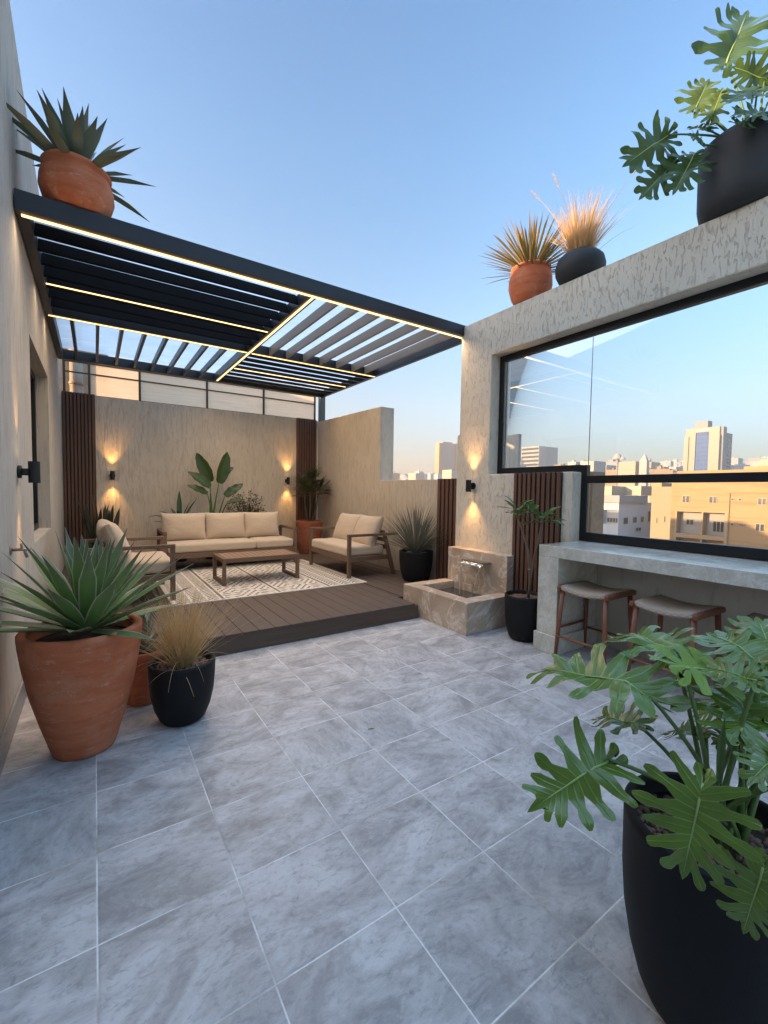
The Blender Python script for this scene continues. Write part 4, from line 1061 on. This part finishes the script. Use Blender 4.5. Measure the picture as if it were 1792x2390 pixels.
# 13-15 plants on the window wall
WZ = 3.667
c = (4.22, 3.33, WZ)
t = thing('potted_yucca', 'golden spiky yucca in a round terracotta pot on the window wall', 'plant', c)
pr = [(.150, 0), (.165, .006), (.21, .08), (.243, .20), (.238, .30), (.212, .36), (.205, .375), (.222, .385), (.224, .405), (.212, .416), (.19, .41), (.185, .37)]
pot_obj(t, pr, c, M['terra'], 56, .004); soil(t, c, .185, .36, M['soil'])
mb = MB()
for i in range(230):
    az = rnd.uniform(0, 2*PI); el = R(min(89, 4+abs(rnd.gauss(34, 26))))
    blade(mb, (c[0]+.03*math.cos(az), c[1]+.03*math.sin(az), c[2]+.36), sph(az, el), rnd.uniform(.45, .66), .017, rnd.uniform(0, .3), .5, 5, 'strap')
build('foliage', mb, M['gold_blade'], t, True, fixn=False)
c = (4.22, 2.71, WZ)
t = thing('potted_grass', 'golden feather grass in a low round dark bowl on the window wall', 'plant', c)
pr = [(.13, 0), (.15, .006), (.205, .05), (.238, .12), (.243, .18), (.225, .25), (.185, .292), (.165, .298), (.155, .29), (.15, .25)]
pot_obj(t, pr, c, M['slate_pot'], 56); soil(t, c, .15, .26, M['soil'])
mb = MB(); grass(mb, (c[0], c[1], c[2]+.26), 800, .56, .085, 18, .006, .8); build('grass_tuft', mb, M['straw'], t, fixn=False)
mb = MB()
for az, el, L in ((2.2, 62, .82), (-1.2, 60, .84), (.3, 74, .78), (2.8, 70, .76)):
    e = hair(mb, (c[0], c[1], c[2]+.27), sph(az, R(el)), L, .011, .35, 8)
    for q in range(46): hair(mb, e-sph(az, R(el-10))*rnd.uniform(0, .14), sph(az+rnd.uniform(-.7, .7), R(el+rnd.uniform(-30, 20))), rnd.uniform(.02, .045), .004, .4, 2)
build('seed_heads', mb, M['straw'], t, fixn=False)
TOP = [((5.676,2.034,6.117),(5.893,1.923,6.7),(-.66,-.24,-.71),1.1),((5.377,2.181,5.621),(5.505,2.114,5.94),(-.76,-.31,-.58),1.2),((5.08,2.301,5.296),(4.7,2.478,4.994),(-.83,-.38,-.4),1.0),
 ((5.275,1.992,5.333),(5.31,1.924,5.601),(-.9,-.34,-.27),.9),((5.18,2.28,5.04),(4.828,2.374,4.677),(-.85,-.38,-.36),.9),((5.233,2.123,5.023),(4.982,2.149,4.666),(-.86,-.35,-.36),1.0),
 ((5.25,2.002,5.223),(5.012,2.039,5.19),(-.68,-.26,.68),1.0),((5.602,1.671,5.65),(5.332,1.796,5.722),(-.95,-.28,-.16),1.1),((5.412,1.666,5.447),(5.083,1.757,5.298),(-.93,-.29,.21),1.0),
 ((5.337,1.576,5.114),(5.012,1.671,5.073),(-.93,-.28,.24),1.0),((5.221,1.648,5.009),(4.983,1.685,4.988),(-.93,-.29,.24),.8),((5.084,1.98,4.993),(4.88,1.997,5.016),(-.9,-.35,.24),.8),
 ((5.675,1.616,5.543),(5.843,1.516,5.762),(-.94,-.27,.22),1.1),((5.451,1.499,5.099),(5.5,1.346,5.098),(-.93,-.26,.24),1.1)]
c = (4.25, 1.33, WZ)
t = thing('potted_philodendron', 'split leaf philodendron in a tall dark cylinder pot on the window wall', 'plant', c)
pr = [(.25, 0), (.275, .01), (.31, .06), (.325, .14), (.33, .50)] + rim(.33, .54, .025, .07)
pot_obj(t, pr, c, M['slate_pot'], 72); soil(t, c, .30, .49, M['soil'])
mb = MB(); yg = MB(); rib = MB(); stm = MB(); cam0 = Vector((0, 0, 1.5)); q = 3.44/4.6
for k, (J, T, N, W) in enumerate(TOP):
    J = cam0+(Vector(J)-cam0)*q; T = cam0+(Vector(T)-cam0)*q
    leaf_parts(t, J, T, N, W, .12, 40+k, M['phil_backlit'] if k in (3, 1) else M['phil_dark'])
    az = k*2.4; stm = MB(); petiole(stm, (c[0]+.05*math.cos(az), c[1]+.05*math.sin(az), c[2]+.5), J, .011, .006, .08); build('leaf_stalk', stm, M['stem_green'], t, True)
# a dry twig on the tiles
o = build('twig', MB().tube([(1.405, 2.24, .004), (1.425, 2.235, .006), (1.44, 2.225, .004)], [.002, .0025, .0015], 6), M['bark']); tag(o, 'tiny dry twig lying on the tiles', 'twig')

# ================================================================== CITY
def plaster(name, col, band=0):
    t = NT(name); P = t.obj()
    n = t.noise(t.mapv(P, (.25, .25, .8)), 1.0, 5, .6)
    c = t.mix(n, tuple(k*.88 for k in col), tuple(min(.9, k*1.08) for k in col))
    if band:
        st = t.noise(t.mapv(P, (.10, .10, 2.2)), 1.0, 3, .5); c = t.mix(t.ramp(st, [(.52, 0.), (.6, band)]), c, tuple(k*.66 for k in col))
    return t.done(t.pr(c, .85, None, 0, .2))
C_or = plaster('ochre_stone', (.40,.26,.135), .5); C_or2 = plaster('ochre_trim', (.42,.29,.17)); C_wh = plaster('white_plaster', (.52,.51,.50)); C_cr = plaster('cream_plaster', (.45,.385,.29))
C_gr = plaster('grey_concrete', (.33,.32,.31)); C_tan = plaster('tan_plaster', (.36,.27,.17)); C_pale = plaster('pale_block', (.45,.42,.385))
C_win = simple('window_dark', (.045,.05,.06), .15, 0, .2, .5); C_wf = simple('window_trim', (.34,.27,.19), .5)
C_rev = plaster('balcony_grey', (.35,.32,.29))
def curtain():
    t = NT('curtain_glass'); P = t.obj()
    s = t.n('SeparateXYZ', {0: P}); g = t.math('LESS_THAN', t.math('FRACT', t.math('DIVIDE', s.outputs[2], 3.3)), .22); v = t.math('LESS_THAN', t.math('FRACT', t.math('DIVIDE', s.outputs[1], 2.6)), .10)
    n = t.noise(P, .5, 2); c = t.mix(n, (.045,.095,.24), (.075,.145,.34)); c = t.mix(t.math('MULTIPLY', t.math('MAXIMUM', g, v), .5), c, (.16,.20,.27))
    return t.done(t.pr(c, .5, None, 0, .15))
C_glass = curtain()
H = 1.5
def sc(p, k): return (p[0]*k, p[1]*k, H+(p[2]-H)*k)
def window(parent, axis, pl, a0, a1, z0, z1, k, split=1):
    """recess frame with glass; pl is the facade plane, coordinates already at scale"""
    w = a1-a0; t_ = .08
    f = MB(); gl = MB()
    def bx(mb, p0, p1, u0, u1, v0, v1):
        if axis == 'x': mb.box(p0, p1, u0, u1, v0, v1)
        else: mb.box(u0, u1, p0, p1, v0, v1)
    bx(f, pl-.10, pl-.02, a0, a0+t_, z0, z1); bx(f, pl-.10, pl-.02, a1-t_, a1, z0, z1); bx(f, pl-.10, pl-.02, a0+t_, a1-t_, z0, z0+t_); bx(f, pl-.10, pl-.02, a0+t_, a1-t_, z1-t_, z1)
    for q in range(split):
        m = a0+(a1-a0)*(q+1)/(split+1); bx(f, pl-.09, pl-.02, m-.05, m+.05, z0+t_, z1-t_)
    bx(gl, pl-.06, pl-.015, a0+t_, a1-t_, z0+t_, z1-t_)
    o = build('window', f, C_wf, parent); g_ = build('pane', gl, C_win, None); g_.parent = o
    off = Vector(parent['_o']); 
    for v in g_.data.vertices: v.co = v.co-off
    return o
k = 3.5; GZ = -16
def Z(z): return H+(z-H)*k
# ochre apartment block (front is the plane x = 84)
ox = 24*k
b = thing('apartment_building', 'ochre stone apartment block with grey balcony recesses filling the right of the window', 'building', (ox+8, 20, GZ))
ytop = 9.98*k; yend = -2*k
build('wall', MB().box(ox, ox+18, 9.76*k+.01, ytop, GZ, Z(2.45)).box(ox, ox+18, yend, 7.60*k, GZ, Z(2.70)).box(ox, ox+18, 7.60*k, 9.76*k, Z(.74), Z(2.70)).box(ox+1.4, ox+18, 7.60*k+.01, 9.76*k, GZ, Z(.74)-.01), C_or, b)
tr = MB(); tr.box(ox-.15, ox+1.4, 8.57*k, 8.64*k, GZ, Z(.72)); tr.box(ox-.15, ox+1.4, 7.62*k, 7.72*k, GZ, Z(.72)); tr.box(ox-.15, ox+1.4, 9.68*k, 9.76*k, GZ, Z(.72)); tr.box(ox-.16, ox-.001, 7.62*k, 9.76*k, Z(.72), Z(.77))
tr.box(ox-.2, ox+1.39, 7.721*k, 9.679*k, Z(-.56), Z(-.36)); build('balcony_frame', tr, C_or2, b)
rv = MB(); rv.box(ox+1.30, ox+1.39, 7.73*k, 8.56*k, Z(-.36), Z(.72)); rv.box(ox+1.30, ox+1.39, 8.65*k, 9.67*k, Z(-.36), Z(.72)); build('balcony_back', rv, C_rev, b)
for (a0, a1, z0, z1, s_) in ((9.17, 9.49, 1.15, 1.5, 1), (8.05, 8.38, 1.16, 1.49, 1), (6.28, 6.58, 1.14, 1.45, 1), (6.29, 6.61, 0, .33, 1), (7.41, 7.54, 1.29, 1.43, 0), (7.13, 7.27, 1.29, 1.43, 0), (7.38, 7.51, .17, .29, 0), (6.96, 7.19, .16, .29, 2), (5.3, 5.6, 1.14, 1.45, 1), (5.3, 5.6, 0, .33, 1), (4.2, 4.5, 1.14, 1.45, 1), (4.2, 4.5, 0, .33, 1)):
    window(b, 'x', ox, a0*k, a1*k, Z(z0), Z(z1), k, s_)
window(b, 'x', ox+1.3, 9.09*k, 9.42*k, Z(.06), Z(.35), k, 1); window(b, 'x', ox+1.3, 7.85*k, 8.3*k, Z(-.2), Z(.32), k, 2)
pp = MB(); pp.tube([(ox-.12, 7.59*k, Z(-1.2)), (ox-.12, 7.59*k, Z(1.66))], .09, 8); pp.tube([(ox-.12, 7.75*k, Z(1.66)), (ox-.12, 4*k, Z(1.70))], .06, 8); build('drain_pipe', pp, C_tan, b)
pb = MB(); pb.box(ox+2, ox+10, 4.5*k, 7.3*k, Z(2.70)+.01, Z(2.86)); build('roof_parapet', pb, C_or2, b)
tk = MB(); tk.tube([(ox+5, 5.2*k, Z(2.98)), (ox+5, 6.95*k, Z(2.98))], 1.0, 18); build('roof_tank', tk, C_cr, b, True)
# tan block behind
ox2 = 34*k
b = thing('apartment_building', 'tan block with narrow windows squeezed between the white house and the ochre block', 'building', (ox2+6, 52, GZ))
build('wall', MB().box(ox2, ox2+16, 11.5*k, 15.6*k, GZ, Z(2.12)), C_tan, b); build('stair_room', MB().box(ox2+.5, ox2+6, 14.87*k, 15.6*k, Z(2.12)+.01, Z(2.4)), C_or2, b)
for (a0, a1, z0, z1) in ((14.96, 15.07, -.56, -.11), (14.45, 14.56, -.44, .01), (14.0, 14.1, .9, 1.05)): window(b, 'x', ox2, a0*k, a1*k, Z(z0), Z(z1), k, 0)
# white house
wx, wy = 22*k, 11.52*k
b = thing('apartment_building', 'white plastered house with a flat parapet left of the ochre block', 'building', (wx+6, wy+3, GZ))
build('wall', MB().box(wx+.8, 25.36*k, wy, wy+.66*k, GZ, Z(1.08)).box(wx, wx+.79, wy, wy+.04*k, GZ, Z(1.08)).box(wx, wx+.79, wy+.79*k, wy+1.25*k, GZ, Z(.86)).box(wx+.8, 25.36*k, wy+.66*k+.01, wy+1.25*k, GZ, Z(.86)).box(wx, wx+.79, wy+.04*k, wy+.79*k, Z(.70), Z(1.08)).box(wx, wx+.79, wy+.04*k, wy+.79*k, GZ, Z(-.02)), C_wh, b)
build('parapet', MB().box(wx-.5, 24.75*k, wy-.3, wy+.88*k, Z(1.08)+.01, Z(1.46)), C_gr, b)
build('roof_room', MB().box(24.2*k, 25.36*k, wy+.05, wy+4, Z(1.47), Z(1.98)).box(wx+3, 24.2*k, wy+3.0, wy+9, Z(1.08), Z(1.95)), C_cr, b)
for (a0, a1, z0, z1, s_) in ((22.5, 22.9, -.02, .33, 1), (23.42, 23.8, .02, .34, 1), (24.25, 24.55, .04, .34, 1), (25.02, 25.26, .05, .62, 0), (23.76, 24.3, -.43, -.23, 1)): window(b, 'y', wy, a0*k, a1*k, Z(z0), Z(z1), k, s_)
window(b, 'x', wx+.8, wy+.1*k, wy+.7*k, Z(.05), Z(.30), k, 3); window(b, 'x', wx, 12.45*k, 12.59*k, Z(-.12), Z(.32), k, 1)
# low roofs in front
o = build('low_building', MB().prism([(60, 34), (77, 24), (82, 30), (80, 52), (62, 50)], 'z', GZ, -6.2), C_gr); tag(o, 'low grey flat roofed annex below the white house', 'building')
o = build('low_building', MB().box(56, 80, 6, 23, GZ, -8.2), C_cr); tag(o, 'low cream flat roofed annex at the foot of the ochre block', 'building')
# neighbour whose shadow climbs the facades
b = thing('apartment_building', 'plain block hidden behind the sofa wall that shades the street', 'building', (-10, 58, GZ))
build('wall', MB().box(-26, 1, 48.5, 72, GZ, 10.4).box(-26, 1, 41, 48.49, GZ, 7.6), C_tan, b); build('roof_room', MB().box(-14, -8, 55, 62, 10.41, 11.6), C_tan, b)
# glass fronted tower
k2 = 3.0; tx = 130*k2
def Z2(z): return H+(z-H)*k2
b = thing('office_tower', 'tall cream office tower with a blue glass strip on the skyline', 'tower', (tx+10, 47*k2, GZ))
ya, yb = 43.9*k2, 51.3*k2
build('wall', MB().box(tx, tx+14, ya, 46.07*k2, GZ, Z2(18.95)).box(tx, tx+14, 49.05*k2, yb, GZ, Z2(18.95)).box(tx, tx+14, 46.07*k2, 49.05*k2, Z2(17.8), Z2(18.95)).box(tx-1, tx-.01, ya-.5, 44.9*k2, GZ, Z2(16.9)).box(tx-1, tx-.01, 50.5*k2, yb+.6, GZ, Z2(16.9)), C_cr, b)
build('glass_strip', MB().box(tx+.8, tx+13, 46.071*k2, 49.049*k2, GZ, Z2(17.79)), C_glass, b)
build('side_core', MB().box(tx+1.5, tx+7, 43.22*k2, ya-.01, GZ, Z2(18.9)), C_gr, b); build('side_wing', MB().box(tx+7.01, 136.6*k2, 43.3*k2, 48*k2, GZ, Z2(17.5)), C_gr, b)
w_ = MB()
for i in range(14): w_.box(tx+11, tx+16, 43.3*k2-.15, 43.3*k2-.01, Z2(4)+i*2.9, Z2(4)+i*2.9+1.2)
build('window_band', w_, C_win, b)
lg = MB()
for i in range(9): lg.box(tx-.3, tx-.01, (45.9+.37*i)*k2, (46.1+.37*i)*k2, Z2(18.15), Z2(18.15)+.5+1.1*((i*5) % 3)/2)
build('roof_sign', lg, C_win, b)
build('roof_box', MB().box(tx+2, tx+10, 46.7*k2, 49.6*k2, Z2(18.95)+.01, Z2(20.8)), C_gr, b)
# cream block with pyramid roof
k3 = 3.5
def Z3(z): return H+(z-H)*k3
b = thing('office_block', 'cream block with a small pyramid roof left of the glass tower', 'building', (90*k3+8, 45*k3, GZ))
build('wall', MB().box(90*k3, 94.5*k3, 44.17*k3, 47.57*k3, GZ, Z3(8.2)), C_cr, b)
py = MB(); py.add([(90.3*k3, 42.2*k3, Z3(8.2)), (91.3*k3, 42.2*k3, Z3(8.2)), (91.3*k3, 43.6*k3, Z3(8.2)), (90.3*k3, 43.6*k3, Z3(8.2)), (90.8*k3, 42.9*k3, Z3(9.75))], [(0,1,4),(1,2,4),(2,3,4),(3,0,4),(3,2,1,0)]); py.box(90.3*k3, 91.3*k3, 42.2*k3, 43.6*k3, GZ, Z3(8.2)-.02)
build('pyramid_roof', py, C_pale, b)
# umbrella shaped mast
b = thing('lattice_mast', 'thin pole topped with pale folded umbrella shapes on the skyline', 'mast', (80*k3, 42.5*k3, GZ))
build('pole', MB().tube([(80*k3, 42.48*k3, GZ), (80*k3, 42.48*k3, Z3(8.4))], .45, 8), C_gr, b)
cp = MB()
for (yy, zz, s_) in ((42.48, 8.2, 1.0), (41.55, 8.0, .62)):
    cp.lathe([(2.9*s_, 0), (2.6*s_, 1.2*s_), (1.5*s_, 2.9*s_), (.15*s_, 4.0*s_)], (80*k3, yy*k3, Z3(zz)-.6), 9)
build('canopy', cp, C_pale, b)
# striped block, slab wall, gap towers
b = thing('office_block', 'pale block with dark horizontal window bands seen at the left of the big pane', 'building', (480, 370, GZ))
kk = 4.0
def Z4(z): return H+(z-H)*kk
build('wall', MB().box(480, 520, 357, 385, GZ, Z4(16.9)), C_pale, b)
w_ = MB()
for i in range(11): w_.box(479.7, 479.99, 357.6, 384, Z4(16.4)-2.6-i*5.2, Z4(16.4)-i*5.2)
build('window_band', w_, C_win, b)
o = build('rendered_wall', MB().box(8.55, 8.65, 6.95, 7.6, -16, 2.93), M['wall_side']); tag(o, 'pale rendered neighbour wall slab seen through the left end of the pane', 'wall')
b = thing('residential_tower', 'ochre high rise with grey balconies seen in the wall gap', 'tower', (365, 420, GZ))
build('wall', MB().box(360, 366, 414.9, 422.6, GZ, Z4(16.9)).box(382.5, 386, 414.9, 420, GZ, Z4(16.7)).box(388, 394, 414.9, 420, GZ, Z4(17.2)), C_or2, b)
build('grey_core', MB().box(366.01, 382.49, 415.3, 424, GZ, Z4(17.35)).box(386.01, 387.99, 416, 420, GZ, Z4(16.8)), C_gr, b)
w_ = MB()
for i in range(15): w_.box(368.5, 375, 414.6, 415.29, Z4(5.5)+i*3.0, Z4(5.5)+i*3.0+1.0)
build('balcony', w_, C_rev, b)
# low rise spread to the horizon: every block its own object
C_far = plaster('far_block', (.50,.48,.46)); C_far2 = plaster('far_grey_block', (.36,.35,.35))
pal = [C_pale, C_far, C_wh, C_tan, C_far2, C_far, C_cr]
def low(az, dist, wid, top, m, i):
    x, y = math.sin(az)*dist, math.cos(az)*dist
    mb = MB(); d_ = wid*rnd.uniform(.6, 1.2); mb.box(x-wid/2, x+wid/2, y-d_/2, y+d_/2, GZ, top)
    for q in range(rnd.randint(1, 3)):
        a, c_ = rnd.uniform(-.35, .2)*wid, rnd.uniform(-.35, .2)*d_; s_ = wid*rnd.uniform(.1, .25)
        mb.box(x+a, x+a+s_, y+c_, y+c_+s_, top+.01, top+rnd.uniform(1.0, 3.2))
    for q in range(int(wid/5)):
        yy = y-d_/2+d_*(q+.5)/max(1, int(wid/5))
        for zz in (top-3.2, top-6.6): mb.box(x-wid/2-.06, x-wid/2-.005, yy-.6, yy+.6, zz, zz+1.3)
    o = build('city_block', mb, m); tag(o, 'small flat roofed cream block among the distant rooftops', 'building', 'distant city blocks along the skyline')
for i in range(230):
    az = R(rnd.uniform(29, 41) if i < 60 else rnd.uniform(46, 82)); dist = rnd.uniform(400, 1050)
    low(az, dist, rnd.uniform(6, 19), H+dist*(rnd.uniform(.020, .046) if az < R(42) else rnd.uniform(.038, .068)), pal[i % 7], i)
for (x, y0, y1, z) in ((240, 308, 319, 18.1), (240, 261, 272, 19.6)):
    o = build('city_block', MB().box(x, x+10, y0, y1, GZ, z), C_cr); tag(o, 'sunlit plain cream cube roof house %s' % ('below the ochre high rise in the wall gap' if z > 19 else 'in the middle of the wall gap'), 'building')
o = build('city_block', MB().box(245, 258, 144, 152.5, GZ, Z3(7.2)-.3), C_pale); tag(o, 'pale box building right at the seam of the big pane', 'building')

hz = MB().box(-60, 1150, -120, 1150, -17.5, 78)
t = NT('haze_air'); vol = t.n('VolumePrincipled', {'Color': (.95, .88, .80, 1), 'Density': HZD, 'Anisotropy': .3}); t.t.links.new(vol.outputs[0], t.out.inputs[1])
ho = build('haze', hz, t.m); ho['kind'] = 'stuff'; ho['label'] = 'thin pale evening haze over the city'
# ================================================================== LIGHT, SKY, CAMERA
EL, AZ = R(8.5), R(16)
sun_dir = Vector((-math.cos(EL)*math.cos(AZ), math.cos(EL)*math.sin(AZ), math.sin(EL)))
L = bpy.data.lights.new('sun', 'SUN'); L.energy = 2.4; L.angle = R(.5); L.color = (1.0, .66, .36)
so = bpy.data.objects.new('sun', L); COL.objects.link(so); so.rotation_euler = sun_dir.to_track_quat('Z', 'Y').to_euler()
W = bpy.data.worlds.new('World'); S.world = W; W.use_nodes = True
nt = W.node_tree; bg = nt.nodes['Background']
sk = nt.nodes.new('ShaderNodeTexSky'); sk.sky_type = 'NISHITA'; sk.sun_disc = False; sk.sun_elevation = EL; sk.sun_rotation = math.atan2(sun_dir.x, sun_dir.y)
sk.air_density = 1.0; sk.dust_density = 1.2; sk.ozone_density = 2.6
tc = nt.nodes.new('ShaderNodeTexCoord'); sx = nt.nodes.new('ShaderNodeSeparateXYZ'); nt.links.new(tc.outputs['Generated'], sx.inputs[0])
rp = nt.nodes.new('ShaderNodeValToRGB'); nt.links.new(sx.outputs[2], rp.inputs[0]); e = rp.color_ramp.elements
stops = [(0.0, (.60, .42, .39)), (.09, (.62, .465, .44)), (.19, (.80, .61, .54)), (.34, (.87, .77, .69)), (.60, (.765, .80, .79)), (.76, (.69, .755, .79)), (.86, (4.2, 3.35, 2.75))]  # horizon dimmed; unseen overhead sky brightened as added fill for the shaded terrace
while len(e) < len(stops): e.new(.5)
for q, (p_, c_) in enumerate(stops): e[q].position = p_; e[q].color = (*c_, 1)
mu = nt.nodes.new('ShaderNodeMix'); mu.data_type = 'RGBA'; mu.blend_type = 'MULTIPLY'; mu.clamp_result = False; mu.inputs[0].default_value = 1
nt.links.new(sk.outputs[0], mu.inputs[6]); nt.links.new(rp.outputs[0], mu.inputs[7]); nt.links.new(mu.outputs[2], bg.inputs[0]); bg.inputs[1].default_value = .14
cam = bpy.data.cameras.new('camera'); co = bpy.data.objects.new('camera', cam); COL.objects.link(co)
f_, pitch, yaw, roll = 1007.7, .04854, .5904, .0151
fw = Vector((math.sin(yaw)*math.cos(pitch), math.cos(yaw)*math.cos(pitch), -math.sin(pitch)))
r0 = Vector((math.cos(yaw), -math.sin(yaw), 0)); u0 = r0.cross(fw)
rr = r0*math.cos(roll)+u0*math.sin(roll); uu = -r0*math.sin(roll)+u0*math.cos(roll)
mtx = Matrix(((rr.x, uu.x, -fw.x, 0), (rr.y, uu.y, -fw.y, 0), (rr.z, uu.z, -fw.z, 1.5), (0, 0, 0, 1)))
co.matrix_world = mtx
cam.sensor_fit = 'HORIZONTAL'; cam.sensor_width = 36; cam.lens = 36*f_/1792; cam.clip_start = .02; cam.clip_end = 9000
S.camera = co
S.view_settings.view_transform = 'Standard'; S.view_settings.look = 'None'; S.view_settings.gamma = 1.0; S.view_settings.exposure = 2.35
S.render.engine = 'CYCLES'; S.cycles.use_denoising = True; S.cycles.max_bounces = 8; S.cycles.transparent_max_bounces = 12; S.cycles.sample_clamp_indirect = 8
for o in S.objects:
    if '_o' in o: del o['_o']
